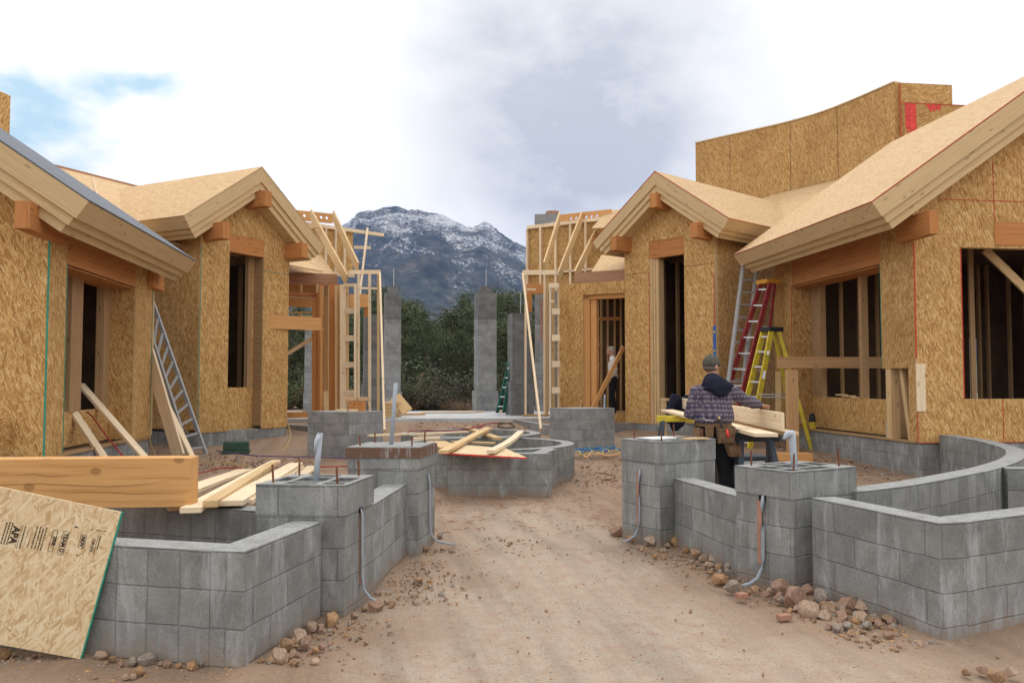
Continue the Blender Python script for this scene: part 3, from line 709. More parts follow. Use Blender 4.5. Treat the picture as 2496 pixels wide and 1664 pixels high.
# rising wooded foot slope
vs = []; n1_ = 60
for j in range(n1_):
    for i in range(n1_):
        x = -160+320*i/(n1_-1); y = 58+760*j/(n1_-1); vs.append((x*(1+y/500), y, hill(x, y)-.25+noise.noise(V((x*.03, y*.03, 0)))*1.2*min(1, (y-58)/30) if j else -.3))
me = bpy.data.meshes.new('foot_slope'); me.from_pydata(vs, [], [(j*n1_+i, j*n1_+i+1, (j+1)*n1_+i+1, (j+1)*n1_+i) for j in range(n1_-1) for i in range(n1_-1)]); 
m, t = new_mat('scrub_ground'); o_ = objn(t); n_ = t.noise(o_, .25, 7, .7); finish(t, t.ramp(n_, [(.35, (.03, .04, .022)), (.55, (.07, .075, .045)), (.72, (.17, .13, .09))]), .95, n_, .8, .5)
me.materials.append(MATS['scrub_ground']); fo = bpy.data.objects.new('terrain', me); COL.objects.link(fo); tag(fo, kind='structure')
# shrubs and boulders in front of the trees
def shrub_proto(mat, seed, tall=1.0):
    rnd = random.Random(seed); root = bpy.data.objects.new('shrub', None); COL.objects.link(root); WL[root] = V((0, 0, 0)); tb = MB(); lb = MB()
    for i in range(26):
        an = rnd.uniform(0, 6.28); ln = rnd.uniform(.5, 1.0); q = V((math.cos(an)*ln*.75, math.sin(an)*ln*.75, rnd.uniform(.25, 1.0)*tall)); tb.tube([(0, 0, -.05), q*.5+V((0, 0, .08)), q], [.025, .015, .006], 4, cap=False)
        for u in (.6, .85, 1.05): leaves(lb, q*u, .24, 40, .015, .042, rnd)
    tb.build('stem', 'grey_wood', root, weld=False); lb.build('foliage', mat, root, weld=False); return root
sp_ = [shrub_proto('sage', 1), shrub_proto('dry_brush', 2, .8), shrub_proto('juniper', 6, 1.1)]; us = set()
for k, (px, d, s, kd) in enumerate([(945, 30, 1.5, 2), (985, 31, 1.7, 2), (1005, 30, 1.5, 0), (1040, 30.5, 1.2, 0), (1010, 33, 2.4, 0), (955, 33, 2.3, 2), (1065, 33, 1.6, 1), (1090, 31.5, 1.2, 0), (1120, 32, 1.4, 0), (1100, 30, .7, 1), (1130, 29.5, .7, 1), (1140, 33, 1.9, 0), (1180, 33, 2.0, 2), (1228, 33, 1.8, 2), (1060, 35, 2.1, 1), (1260, 32, 1.6, 2), (870, 31, 1.6, 2), (700, 32, 1.7, 2), (740, 33, 2, 2)]):
    pr_ = sp_[kd]; o = pr_ if pr_ not in us else copy_tree(pr_); us.add(pr_); q = gd(px, 928, d); o.location = (q.x, q.y, .42); o.scale = (s, s, s*rr_.uniform(.6, .8)); o.rotation_euler.z = rr_.uniform(0, 6.28)
    tag(o, ['pale grey-green shrub growing behind the slab', 'low reddish dry shrub growing behind the slab', 'dark green shrub growing low behind the slab'][kd], 'shrub', 'shrubs behind the slab')
# ================================================================== timber houses
def chev(b, C, a, c, a0, a1, hw, ze, sl, t0, t1, ins=0.0, m_top=0, m_side=0, insb=None):
    th = math.atan(sl); sn, cs = math.sin(th), math.cos(th); A = V((a[0], a[1], 0)); Cc = V((c[0], c[1], 0)); O = V((C[0], C[1], 0))
    def prof(t):
        be = hw - sn*t - cs*ins; z = ze - cs*t + sn*ins
        return be, z, ze+sl*hw-t/cs
    b0, z0, r0 = prof(t0); b1, z1, r1 = prof(t1)
    F = lambda aa, bb, zz: O + A*aa + Cc*bb + V((0, 0, zz))
    f0, f1 = a0+ins, a1-(ins if insb is None else insb)
    for s in (-1, 1):
        b.face([F(f0, s*b0, z0), F(f0, 0, r0), F(f1, 0, r0), F(f1, s*b0, z0)], m_top)
        b.face([F(f0, s*b1, z1), F(f0, 0, r1), F(f1, 0, r1), F(f1, s*b1, z1)], m_side)
        b.face([F(f0, s*b0, z0), F(f1, s*b0, z0), F(f1, s*b1, z1), F(f0, s*b1, z1)], m_side)
        for f in (f0, f1): b.face([F(f, s*b0, z0), F(f, 0, r0), F(f, 0, r1), F(f, s*b1, z1)], m_side)
def nails(b, C, a, c, a0, a1, hw, ze, sl, depth=.28):
    "nail heads and knots along the outer boards"
    th = math.atan(sl); sn, cs = math.sin(th), math.cos(th); A = V((a[0], a[1], 0)); Cc = V((c[0], c[1], 0)); O = V((C[0], C[1], 0))
    L = hw/cs; rnd = random.Random(5)
    for s in (-1, 1):
        u = .12
        while u < L-.1:
            for tt in (.07, .2):
                if rnd.random() < .42:
                    t = tt+rnd.uniform(-.02, .02); uu = u+rnd.uniform(-.03, .03)
                    p = O + A*(a0-.001) + Cc*(s*(hw-sn*t-cs*uu)) + V((0, 0, ze-cs*t+sn*uu)); r = rnd.uniform(.004, .007)
                    b.face([p+Cc*(r*math.cos(k*1.047))+V((0, 0, r*math.sin(k*1.047))) for k in range(6)])
            u += .41
def gable_roof(par, C, a, c, a0, a1, hw, ze, sl, layers, deck='osb_roof', edge='red_paint', clip=None):
    rf = None
    b = MB(); chev(b, C, a, c, a0-.006, a1, hw+.008, ze, sl, -.014, 0.0, 0.0, 0, 1); rf = b.build('roof', [deck, edge], par)
    for (t0, t1, ins) in layers:
        b = MB(); chev(b, C, a, c, a0, a1, hw, ze-.002, sl, t0, t1, ins, 0, 0, insb=.01+ins); b.build('fascia', 'fascia_wood', rf)
    b = MB(); nails(b, C, a, c, a0, a1, hw, ze, sl); b.build('nail_heads', 'rust', rf, weld=False)
    return rf
def wl(par, name, O, U, N, outline, holes, t=.14, mat='osb', side='lumber', rot=False):
    b = MB(); b.slab((O[0], O[1], 0), (U[0], U[1], 0), (0, 0, 1), outline, holes, (N[0], N[1], 0), t, 0, 1, rot=rot); return b.build(name, [mat, side], par)
def sz(px, py, O, U):
    N = V((U[1], -U[0], 0)); p = gp(px, py, (O[0], O[1], 0), N); return (p.x-O[0])*U[0]+(p.y-O[1])*U[1], p.z
def rect(a0, a1, z0, z1): return [(a0, z0), (a1, z0), (a1, z1), (a0, z1)]
LAY = [(.0, .27, 0.0), (.27, .40, .045), (.40, .53, .09)]
FB = .58    # top of the block foundations
YX = V((0, 1)); XX = V((1, 0))

def bar_h(par, name, O, A, N, a0, a1, n0, n1, z0, z1, mat, bevel=0.0):
    b = MB(); b.fbox(V(O), V(A), V(N), a0, a1, n0, n1, z0, z1); return b.build(name, mat, par, bevel=bevel)

# ---------------------------------------------------------------- right house
rh = thing('timber_house', (8.0, 14.8, 0), 'half-built right-hand timber house of chipboard gables with red panel edges and tall curved parapet', 'house', 'half-built timber wings')
X0, Y0 = 8.0, 12.3
gable_roof(rh, (10.8, 0), (0, 1), (1, 0), 11.85, 17.35, 3.75, 4.28, .70, LAY)
# front gable wall (plane y = Y0)
zin = lambda x: 4.28+.70*(3.75-abs(x-10.8))-.25
O = (0, Y0)
wz = sz(2347, 780, O, XX)[0]; wt = sz(2400, 604, O, XX)[1]; wb = sz(2400, 972, O, XX)[1]
wl(rh, 'gable_wall', O, XX, (0, -1), [(X0+.021, FB-.02), (13.6, FB-.02), (13.6, zin(13.6)), (10.8, zin(10.8)), (X0+.021, zin(X0+.021))], [rect(wz, 12.75, wb, wt)], t=.13)
hx0, hz0 = sz(2424, 598, O, XX); hz1 = sz(2424, 541, O, XX)[1]
bar_h(rh, 'header', (0, Y0), XX, (0, -1), hx0, 12.9, -.11, .012, hz0, hz1, 'fir', .004)
def strip(par, pts, w, O, U, N, mat='red_paint', name='panel_edge'):
    b = MB(); (a, z), (c, d) = pts; O3 = V((O[0], O[1], 0)); U3 = V((U[0], U[1], 0)); N3 = V((N[0], N[1], 0))
    b.bar(O3+U3*a+V((0, 0, z))+N3*.002, O3+U3*c+V((0, 0, d))+N3*.002, .008, w, 0, up=U3 if abs(c-a) < abs(d-z) else (0, 0, 1)); return b.build(name, mat, par)
FN = (0, -1)
strip(rh, (sz(2419, 395, O, XX), sz(2424, 538, O, XX)), .010, O, XX, FN)
strip(rh, (sz(2300, 486, O, XX), (12, sz(2300, 486, O, XX)[1])), .010, O, XX, FN)
strip(rh, ((X0+.008, 1.9), (X0+.008, 3.75)), .022, O, XX, FN); strip(rh, ((X0+.006, .60), (X0+.006, 1.1)), .012, O, XX, FN)
strip(rh, ((wz-.01, wb), (wz-.01, wt)), .014, O, XX, FN); q = sz(2444, 980, O, XX)[0]; strip(rh, ((q, .6), (q, wb)), .009, O, XX, FN)
strip(rh, ((X0, FB-.02), (12, FB-.02)), .010, O, XX, FN, 'red_paint')
# side wall (plane x = X0), s = y
O = (X0, 0); WN = (-1, 0)
yn = sz(2148, 800, O, YX)[0]; yf = sz(1930, 800, O, YX)[0]; yend = sz(1880, 800, O, YX)[0]
zt = sz(2140, 644, O, YX)[1]
nz = sz(2200, 897, O, YX)[1]; n0 = Y0+.21; n1 = sz(2172, 950, O, YX)[0]
wl(rh, 'side_wall', O, YX, WN, [(Y0, FB), (n0, FB), (n0, nz), (n1+.25, nz), (yn, nz), (yn, 4.34), (Y0, 4.34)], [], t=.02)
wl(rh, 'side_wall', O, YX, WN, rect(yf, 17.42, FB-.05, 4.34), [], t=.02)
bar_h(rh, 'post', O, YX, WN, n1+.02, n1+.17, -.16, -.012, FB, nz+.3, 'lumber'); bar_h(rh, 'post', O, YX, WN, Y0+.132, n0, -.16, -.021, FB, 3.9, 'lumber')
bar_h(rh, 'niche_board', O, YX, WN, n0, n1+.3, -.34, -.32, FB, nz+.3, 'grey_wood')
bar_obj('leaning_stud', (X0+.12, n0+.15, FB), (X0+.12, n0+.38, nz), .04, .09, 'lumber', rh)
bar_h(rh, 'post', O, YX, WN, yf+.022, yf+.11, -.16, -.021, FB, zt, 'lumber'); bar_h(rh, 'post', O, YX, WN, yn-.09, yn, -.16, -.021, nz, zt, 'lumber')
strip(rh, ((yf, FB+.02), (yf, zt)), .016, O, YX, WN); strip(rh, ((yn, nz), (yn, zt)), .008, O, YX, WN, 'green_paint')
bar_h(rh, 'beam', O, YX, WN, yn+.001, yf-.001, -.24, -.012, zt, 4.33, 'fir', .005)
# recessed window wall and far return
XR = X0+.42; O2 = (XR, 0)
sz_b = sz(2050, 969, O2, YX)[1]
wl(rh, 'recess_wall', O2, YX, WN, rect(yn-.9, yf, FB, sz_b), [], t=.12)
wl(rh, 'return_wall', (X0, yf), XX, (0, -1), rect(.02, .43, FB, zt), [], t=.02)
jy = sz(2000, 800, O2, YX)[0]
bar_h(rh, 'jamb', O2, YX, WN, jy, yf-.001, -.12, .0, sz_b, zt, 'grey_wood')
m0 = sz(2103, 800, O2, YX)[0]; m1 = sz(2075, 800, O2, YX)[0]
bar_h(rh, 'mullion', O2, YX, WN, m0, m0+.10, -.11, .02, sz_b-.0, zt, 'grey_wood'); 
bar_h(rh, 'soffit_board', O2, YX, WN, yn-.5, yf, -.12, .4, zt-.035, zt-.021, 'fir')
for k in range(3): bar_h(rh, 'sill_scrap', O2, YX, WN, m0+.2+.3*k, m0+.45+.3*k, -.12, .02-.01*k, sz_b+.001+.02*k, sz_b+.03+.02*k, 'lumber')
# loose offcut nailed over the corner
bx0, bz1 = sz(2228, 886, (0, Y0), XX); bx1, bz0 = sz(2256, 1002, (0, Y0), XX)
bar_h(rh, 'corner_patch', (0, Y0), XX, FN, X0-.012, bx1, .006, .022, bz0, bz1, 'lumber_pale')
# foundation and sill plate
b = MB(); b.v0 = FB-.03; b.fbox(V((0, 0)), XX, YX, X0+.02, X0+.22, Y0+.02, 18.6, -.2, FB-.03, 0, 'wall', 1); b.build('foundation', ['block', 'mortar_top'], rh)
b = MB(); b.v0 = FB-.03; b.fbox(V((0, 0)), XX, YX, X0+.221, 13.6, Y0+.02, Y0+.22, -.2, FB-.03, 0, 'wall', 1); b.build('foundation', ['block', 'mortar_top'], rh)
bar_h(rh, 'sill_plate', (X0, 0), YX, (1, 0), Y0+.05, yend, -.005, .16, FB-.029, FB-.0005, 'green_wood' if 'green_wood' in MATS else 'grey_wood')
# interior: back wall, right wall, floor, studs
wl(rh, 'back_wall', (0, 17.3), XX, (0, -1), [(X0+.03, FB), (13.6, FB), (13.6, 4.4), (10.8, 6.2), (X0+.03, 4.1)], [rect(12.05, 12.35, .9, 2.4), rect(12.55, 12.8, 1.1, 2.5)], t=.1, mat='interior_shade', side='interior_shade')
wl(rh, 'far_side_wall', (13.6, 0), YX, (-1, 0), rect(Y0, 17.3, FB, 4.4), [], t=.1, mat='interior_shade')
b = MB(); b.box(X0+.2, 13.6, Y0+.1, 17.3, FB-.06, FB-.02); b.build('floor_deck', 'interior_shade', rh)
for x in (8.9, 9.3, 9.7, 10.1, 10.6, 11.0, 11.5, 12.0, 12.2, 12.7, 13.1): bar_h(rh, 'stud', (0, 0), XX, YX, x, x+.04, 16.2, 16.29, FB, 4.2, 'grey_wood')
for y in (13.6, 14.4, 15.2, 16.0): bar_h(rh, 'stud', (0, 0), XX, YX, 9.9, 9.99, y, y+.04, FB, 4.2, 'grey_wood')
bar_obj('brace', (gp(2400, 608, (0, Y0+.5, 0), V((0, 1, 0)))), (gp(2530, 735, (0, Y0+.5, 0), V((0, 1, 0)))), .04, .14, 'lumber', rh, up=(0, 0, 1))
# beam ends under the gable corners
def beam_end(par, P, D, back, front, w, h, z, mat='fir'):
    P = V((P[0], P[1], z)); D = V((D[0], D[1], 0)); b = MB(); b.bar(P-D*back, P+D*front, w, h); return b.build('beam_end', mat, par, bevel=.008)
beam_end(rh, (7.96, Y0), (0, -1), .3, .60, .15, .37, 3.965); beam_end(rh, (10.8, Y0), (0, -1), .3, .5, .17, .34, 6.1)

# second gable of the right house
CR = V((6.015, 18.815)); cR = V((.561, -.828)).normalized(); aR = V((-cR.y, cR.x)); 
if aR.y < 0: aR = -aR
gable_roof(rh, CR, aR, cR, -.42, 4.9, 1.99, 5.01, .70, [(0, .25, 0), (.25, .37, .04), (.37, .49, .08)])
z2 = lambda s: 5.01+.70*(1.99-abs(s))-.22
NR_ = -aR
d0, dz = sz(1583, 800, CR, cR); d1 = sz(1669, 800, CR, cR)[0]; dzt = sz(1625, 625, CR, cR)[1]; dzu = sz(1625, 582, CR, cR)[1]
wl(rh, 'gable_wall', CR, cR, NR_, [(-1.31, FB-.06), (d0, FB-.06), (d0, dzu), (d1, dzu), (d1, FB), (1.31, FB), (1.31, z2(1.31)), (0, z2(0)), (-1.31, z2(1.31))], [], t=.14)
bar_h(rh, 'header', CR, cR, NR_, d0-.0, d1+.0, -.13, -.012, dzt, dzu, 'fir', .004)
for k, (u, w_) in enumerate(((0, .09), (.095, .05), (.15, .09))): bar_h(rh, 'jamb', CR, cR, NR_, d0+u, d0+u+w_, -.32+.03*k, -.02-.02*k, FB-.06, dzt, 'lumber')
bar_h(rh, 'jamb', CR, cR, NR_, d1-.03, d1, -.16, -.145, FB, dzt, 'lumber')
for s_ in (-1, 1):
    Pp = CR+cR*(1.31*s_); wl(rh, 'side_wall', Pp, aR, cR*s_, rect(.141, 3.2, FB, 4.9), [], t=.13)
wl(rh, 'back_wall', CR+aR*3.2, cR, NR_, rect(-1.3, 1.3, FB, 4.9), [rect(-.22, -.14, FB+.3, 2.6)], t=.1, mat='interior_shade')
for s_ in (-.75, -.35, .1, .5, .9): bar_h(rh, 'stud', CR+aR*2.6, cR, NR_, s_, s_+.05, -.05, .05, FB, 4.6, 'grey_wood')
strip(rh, ((1.306, FB), (1.306, 3.9)), .016, CR, cR, NR_); q = sz(1700, 646, CR, cR)[1]; strip(rh, ((d1, q), (1.31, q)), .008, CR, cR, NR_, 'brown_board'); q = sz(1540, 668, CR, cR)[1]; strip(rh, ((-1.31, q), (d0-.05, q)), .008, CR, cR, NR_, 'brown_board'); strip(rh, ((d0, FB), (d0, q)), .008, CR, cR, NR_)
b = MB(); b.v0 = FB-.03; b.fbox(CR, cR, aR, -1.29, 1.29, .02, 3.2, -.1, FB-.061, 0, 'wall', 1); b.build('foundation', ['block', 'mortar_top'], rh)
for s_, zz in ((-1.18, 4.86), (0, 5.72), (1.18, 4.86)):
    beam_end(rh, CR+cR*s_, NR_, .3, .56 if s_ else .5, .2, .34, zz, 'fir')
# main roof behind, against the parapet
def roof_plane(par, P, Q, down, run, z, sl, mat='osb_roof'):
    b = MB(); P = V((*P, z)); Q = V((*Q, z)); d = V((down[0], down[1], 0)).normalized()*run - V((0, 0, sl*run)); up = V((0, 0, .02))
    b.hexa([P-up, Q-up, Q+d-up, P+d-up, P+up, Q+up, Q+d+up, P+d+up]); return b.build('roof', mat, par)
roof_plane(rh, (12.9, 18.3), (9.2, 26.0), (-.92, -.40), 4.6, 6.98, .52)
# curved parapet
par_pts = [(9.03, 25.08), (9.6, 24.35), (10.35, 23.45), (11.0, 22.62), (11.5, 21.7), (11.85, 20.6), (12.16, 19.24)]
pp = smooth_path(par_pts, 4)
b = MB(); b.path_wall(pp, .16, 5.0, 9.03); b.build('parapet', ['osb', 'lumber'], rh)
b = MB(); b.path_wall(pp, .2, 9.032, 9.07); b.build('cap_plate', ['lumber', 'lumber'], rh)
b = MB(); b.box(12.24, 13.62, 19.17, 19.33, 5, 9.02); b.build('parapet_end', ['osb'], rh)
b = MB(); b.box(12.24, 15.2, 19.06, 19.168, 5, 8.46); b.build('parapet_end', ['osb'], rh)
b = MB(); b.box(12.13, 15.2, 19.05, 19.06, 8.46, 8.475); b.build('panel_edge', 'red_paint', rh)
rp = MB(); rp.slab((12.26, 19.052, 0), (1, 0, 0), (0, 0, 1), [(0, 8.45), (.29, 8.45), (.30, 7.55), (.24, 7.4), (.2, 7.6), (.13, 7.45), (.10, 7.85), (.05, 7.7), (0, 7.9)], [], (0, -1, 0), .004); rp.build('red_marking', 'red_bright', rh)
rp = MB(); rp.slab((12.26, 19.052, 0), (1, 0, 0), (0, 0, 1), [(.55, 8.45), (.98, 8.45), (.93, 8.3), (.86, 8.36), (.8, 8.28), (.74, 8.34), (.7, 8.26), (.64, 8.33)], [], (0, -1, 0), .004); rp.build('red_marking', 'red_bright', rh)
strip(rh, ((12.16, 5.5), (12.16, 9.0)), .02, (0, 19.1), XX, FN); 
for k in (5, 12, 18):
    p = pp[k]; b = MB(); d = (pp[k+1]-pp[k-1]).normalized(); n = V((-d.y, d.x, 0)); n = n if n.dot(p) < 0 else -n
    q = p+n*.083; b.bar(V((q.x, q.y, 5.5)), V((q.x, q.y, 9.0)), .012, .006, up=d); b.build('panel_joint', 'brown_board', rh)

# ---------------------------------------------------------------- left house
lh = thing('timber_house', (-4.5, 13, 0), 'half-built left-hand timber house with green panel edges and dark felt on the front roof', 'house', 'half-built timber wings')
XL, YL = -4.5, 11.05
gable_roof(lh, (-7.55, 0), (0, 1), (1, 0), 10.37, 15.45, 3.75, 3.68, .68, [(.0, .25, 0), (.25, .37, .04), (.37, .49, .08)], deck='felt', edge='felt')
zl = lambda x: 3.68+.68*(3.75-abs(x+7.55))-.25
wl(lh, 'gable_wall', (0, YL), XX, FN, [(-10.6, FB-.3), (XL-.021, FB-.3), (XL-.021, zl(XL-.021)), (-7.55, zl(-7.55)), (-10.6, zl(-10.6))], [rect(-9.2, -6.3, 1.2, 3.0)], t=.13)
strip(lh, ((XL-.006, FB-.28), (XL-.006, 3.5)), .022, (0, YL), XX, FN, 'green_paint')
O = (XL, 0); EN = (1, 0)
yn = sz(160, 800, O, YX)[0]; yf = sz(330, 800, O, YX)[0]; yend = sz(370, 800, O, YX)[0]; zt = sz(250, 672, O, YX)[1]
wl(lh, 'side_wall', O, YX, EN, rect(YL, yn, FB-.1, 3.63), [], t=.02)
wl(lh, 'side_wall', O, YX, EN, rect(yf, yend, FB-.05, 3.63), [], t=.02)
bar_h(lh, 'beam', O, YX, EN, yn+.001, yf-.001, -.24, -.012, zt, 3.62, 'fir', .005)
strip(lh, ((yn, FB), (yn, zt)), .014, O, YX, EN, 'green_paint'); strip(lh, ((yend, FB), (yend, 3.3)), .012, O, YX, EN, 'green_paint')
XQ = XL-.40; O2 = (XQ, 0); sb = sz(215, 999, O2, YX)[1]
wl(lh, 'recess_wall', O2, YX, EN, rect(yn-.9, yf, FB, sb), [], t=.12, rot=True)
wl(lh, 'return_wall', (XL, yf), XX, FN, rect(-.41, -.02, FB, zt), [], t=.02)
jy = sz(253, 800, O2, YX)[0]; bar_h(lh, 'jamb', O2, YX, EN, jy, yf-.001, -.12, 0, sb, zt, 'grey_wood')
m1 = sz(198, 800, O2, YX)[0]; m0 = sz(170, 800, O2, YX)[0]; bar_h(lh, 'mullion', O2, YX, EN, m0, m1, -.1, .02, sb, zt, 'grey_wood')
bar_h(lh, 'soffit_board', O2, YX, EN, yn-.5, yf, -.12, .38, zt-.035, zt-.021, 'fir')
bar_h(lh, 'post', O, YX, EN, yf+.022, yf+.12, -.16, -.021, FB, zt, 'lumber'); bar_h(lh, 'post', O, YX, EN, yn-.09, yn, -.16, -.021, FB, zt, 'lumber')
b = MB(); b.v0 = FB-.03; b.fbox(V((0, 0)), XX, YX, XL-.22, XL-.02, YL+.02, yend, -.2, FB-.03, 0, 'wall', 1); b.build('foundation', ['block', 'mortar_top'], lh)
bar_h(lh, 'sill_plate', (XL, 0), YX, (-1, 0), YL+.05, yend, -.005, .16, FB-.029, FB-.0005, 'grey_wood')
wl(lh, 'back_wall', (0, 15.4), XX, FN, [(-10.6, FB), (XL-.02, FB), (XL-.02, 3.6), (-7.55, 5.5), (-10.6, 3.6)], [], t=.1, mat='interior_shade')
wl(lh, 'far_side_wall', (-10.6, 0), YX, EN, rect(YL, 15.4, FB, 3.7), [], t=.1, mat='interior_shade')
b = MB(); b.box(-10.6, XL-.2, YL+.1, 15.4, FB-.06, FB-.02); b.build('floor_deck', 'interior_shade', lh)
for y in (12.2, 13.1, 13.9, 14.6): bar_h(lh, 'stud', (0, 0), XX, YX, -6.6, -6.5, y, y+.05, FB, 3.7, 'grey_wood')
# far corner beyond the recess (short OSB return to the second gable) and beam ends
beam_end(lh, (-4.47, YL), (0, -1), .3, .85, .17, .33, 3.47); beam_end(lh, (-4.47, 15.3), (0, 1), .3, .35, .15, .28, 3.3)
CL = V((-3.375, 17.96)); cL = V((.561, .828)).normalized(); aL = V((-cL.y, cL.x))
gable_roof(lh, CL, aL, cL, -.36, 4.6, 2.0, 4.63, .69, [(0, .25, 0), (.25, .37, .04), (.37, .49, .08)], edge='osb_roof')
NL_ = -aL; z2 = lambda s: 4.63+.69*(2.0-abs(s))-.22; HW = 1.256
d0 = sz(557, 800, CL, cL)[0]; d1 = sz(641, 800, CL, cL)[0]; dzt = sz(600, 620, CL, cL)[1]; dzu = sz(600, 577, CL, cL)[1]; dzb = FB
wl(lh, 'gable_wall', CL, cL, NL_, [(-HW, FB-.06), (d0, FB-.06), (d0, dzu), (d1, dzu), (d1, FB-.06), (HW, FB-.06), (HW, z2(HW)), (0, z2(0)), (-HW, z2(HW))], [], t=.03)
bar_h(lh, 'header', CL, cL, NL_, d0, d1, -.16, -.005, dzt, dzu, 'fir', .004)
CQ = CL+aL*.28; w0 = sz(557, 800, CQ, cL)[0]; w1 = sz(603, 800, CQ, cL)[0]; wzb = sz(580, 944, CQ, cL)[1]
wl(lh, 'recess_wall', CQ, cL, NL_, [(-HW+.02, FB-.06), (HW-.02, FB-.06), (HW-.02, dzt+.3), (w1, dzt+.3), (w1, wzb), (w0-.2, wzb), (w0-.2, dzt+.3), (-HW+.02, dzt+.3)], [], t=.08)
bar_h(lh, 'jamb', CQ, cL, NL_, w1-.002, w1+.12, -.06, .012, wzb-.02, dzt+.2, 'grey_wood')
wl(lh, 'return_wall', CL+cL*d1, aL, -cL, rect(.031, .28, FB, dzt), [], t=.02, mat='grey_wood')
for s_ in (-1, 1): wl(lh, 'side_wall', CL+cL*(HW*s_), aL, cL*s_, rect(.031, 3.2, FB, 4.5), [], t=.13)
wl(lh, 'back_wall', CL+aL*3.2, cL, NL_, rect(-1.2, 1.2, FB, 4.5), [], t=.1, mat='interior_shade')
for s_ in (-.5, -.1, .4): bar_h(lh, 'stud', CL+aL*2.2, cL, NL_, s_, s_+.05, -.05, .05, FB, 4.3, 'lumber')
for zz in (2.6, 2.9, 3.3): bar_h(lh, 'blocking', CL+aL*2.1, cL, NL_, -.9, -.25, -.05, .05, zz, zz+.09, 'lumber')
strip(lh, ((-HW+.006, FB), (-HW+.006, 4.2)), .012, CL, cL, NL_, 'green_paint'); q = sz(672, 665, CL, cL)[1]; strip(lh, ((d1, q), (HW, q)), .008, CL, cL, NL_, 'green_paint')
b = MB(); b.v0 = FB-.03; b.fbox(CL, cL, aL, -HW+.02, HW-.02, .02, 3.2, -.1, FB-.061, 0, 'wall', 1); b.build('foundation', ['block', 'mortar_top'], lh)
for s_, zz in ((-1.12, 4.48), (0, 5.33), (1.2, 4.42)): beam_end(lh, CL+cL*s_, NL_, .3, .55 if s_ <= 0 else .5, .2, .33, zz)
roof_plane(lh, (-9.6, 17.1), (-5.7, 23.3), (.85, -.53), 4.2, 6.36, .5)
b = MB(); b.bar((-9.6, 17.1, 6.34), (-5.7, 23.3, 6.34), .05, .16); b.build('ridge_board', 'rim_wood', lh)
c = gd(222, 442, 17.2); b = MB(); b.bar(gd(226, 441, 17.2), gd(238, 480, 16.9), .03, .06); b.build('loose_strip', 'lumber_pale', lh)
# tall chipboard parapet end at the far left
zt_ = gd(20, 232, 18).z; e = gd(24, 300, 18)
b = MB(); b.slab((e.x, e.y, 0), V((-.9, -.43, 0)), (0, 0, 1), [(0, 4.5), (6, 4.5), (6, zt_+.75), (1.0, zt_+.22), (.35, zt_+.1), (0, zt_-.02)], [], (.43, -.9, 0), .16, 0, 0); b.build('parapet_end', 'osb', lh)

# ---------------------------------------------------------------- third bays: open framing
def pb(par, name, x0, y0, d0_, x1, y1, d1_, w, h, mat='lumber_pale', up=None):
    A = gd(x0, y0, d0_); B = gd(x1, y1, d1_); v = abs(B.z-A.z) > (B.xy-A.xy).length
    b = MB(); b.bar(A, B, w, h, 0, up=up or (HF if v else (0, 0, 1))); return b.build(name, mat, par)
def stud(par, px, y0, y1, d, wpx, mat='lumber_pale', dep=.09, name='stud'):
    w_ = wpx/2024*d; return pb(par, name, px, y0, d, px-(y1-y0)*(-.0), y1, d, w_, dep, mat)
O3 = V((5.22, 20.05)); U3 = V((-.82, .57)).normalized(); N3 = V((-U3.y, U3.x)); N3 = N3 if N3.y < 0 else -N3
a1, zT = sz(1364, 693, O3, U3); o0 = sz(1421, 800, O3, U3)[0]; oz = sz(1450, 717, O3, U3)[1]
wl(rh, 'bay_wall', O3, U3, N3, [(-.4, oz), (o0, oz), (o0, FB-.05), (a1, FB-.05), (a1, zT), (-.4, zT)], [], t=.1)
bar_h(rh, 'rim_joist', O3, U3, N3, -.4, sz(1400, 690, O3, U3)[0], -.09, -.01, zT+.005, zT+.28, 'rim_wood')
bar_h(rh, 'post', O3, U3, N3, o0-.14, o0, -.3, -.101, FB, oz, 'fir_light'); bar_h(rh, 'post', O3, U3, N3, o0-.30, o0-.15, -.34, -.16, FB, oz-.05, 'fir_light'); bar_h(rh, 'header', O3, U3, N3, -.4, o0-.001, -.3, -.101, oz-.11, oz-.0, 'fir_light')
for px in (1466, 1481, 1498, 1513): stud(rh, px, 700, 1020, 23.2, 4.2, 'lumber')
for (yy, xa, xb) in ((777, 1442, 1515), (840, 1442, 1462), (890, 1442, 1462)): pb(rh, 'blocking', xa, yy, 23.15, xb, yy-1, 23.15, .06, .09, 'fir_light')
b = MB(); b.slab(gd(1436, 1030, 23.5), RGT, (0, 0, 1), rect(0, 2.2, 0, 4.1), [], -HF, .03); b.build('inner_wall', 'interior_shade', rh)
bar_obj('brace', gd(1520, 845, 21.2), gd(1445, 995, 20.6), .05, .1, 'fir_light', rh)
# upper stud wall, plates, ridge board and rafters (right)
b = MB(); A = gd(1289, 553, 25.6); B = gd(1530, 540, 23.8); zb_ = gd(1289, 697, 25.6).z; U = (B-A); U.z = 0; L = U.length; U.normalize(); N_ = V((U.y, -U.x, 0))
b.slab(V((A.x, A.y, 0)), U, (0, 0, 1), rect(0, L, zb_-.2, A.z-.04), [], N_, .02); b.build('upper_wall', 'osb', rh)
def uw(name, a0_, a1_, z0_, z1_, mat='lumber_pale', off=.0, t_=.1): 
    b = MB(); b.fbox(V((A.x, A.y)), V((U.x, U.y)), V((N_.x, N_.y)), a0_, a1_, .002+off, .002+off+t_, z0_, z1_); return b.build(name, mat, rh)
uw('top_plate', -.02, L, A.z-.08, A.z+.02); uw('bottom_plate', -.02, L, zb_-.22, zb_-.12); uw('mid_plate', 0, L, gd(1400, 661, 24.8).z-.03, gd(1400, 661, 24.8).z+.03)
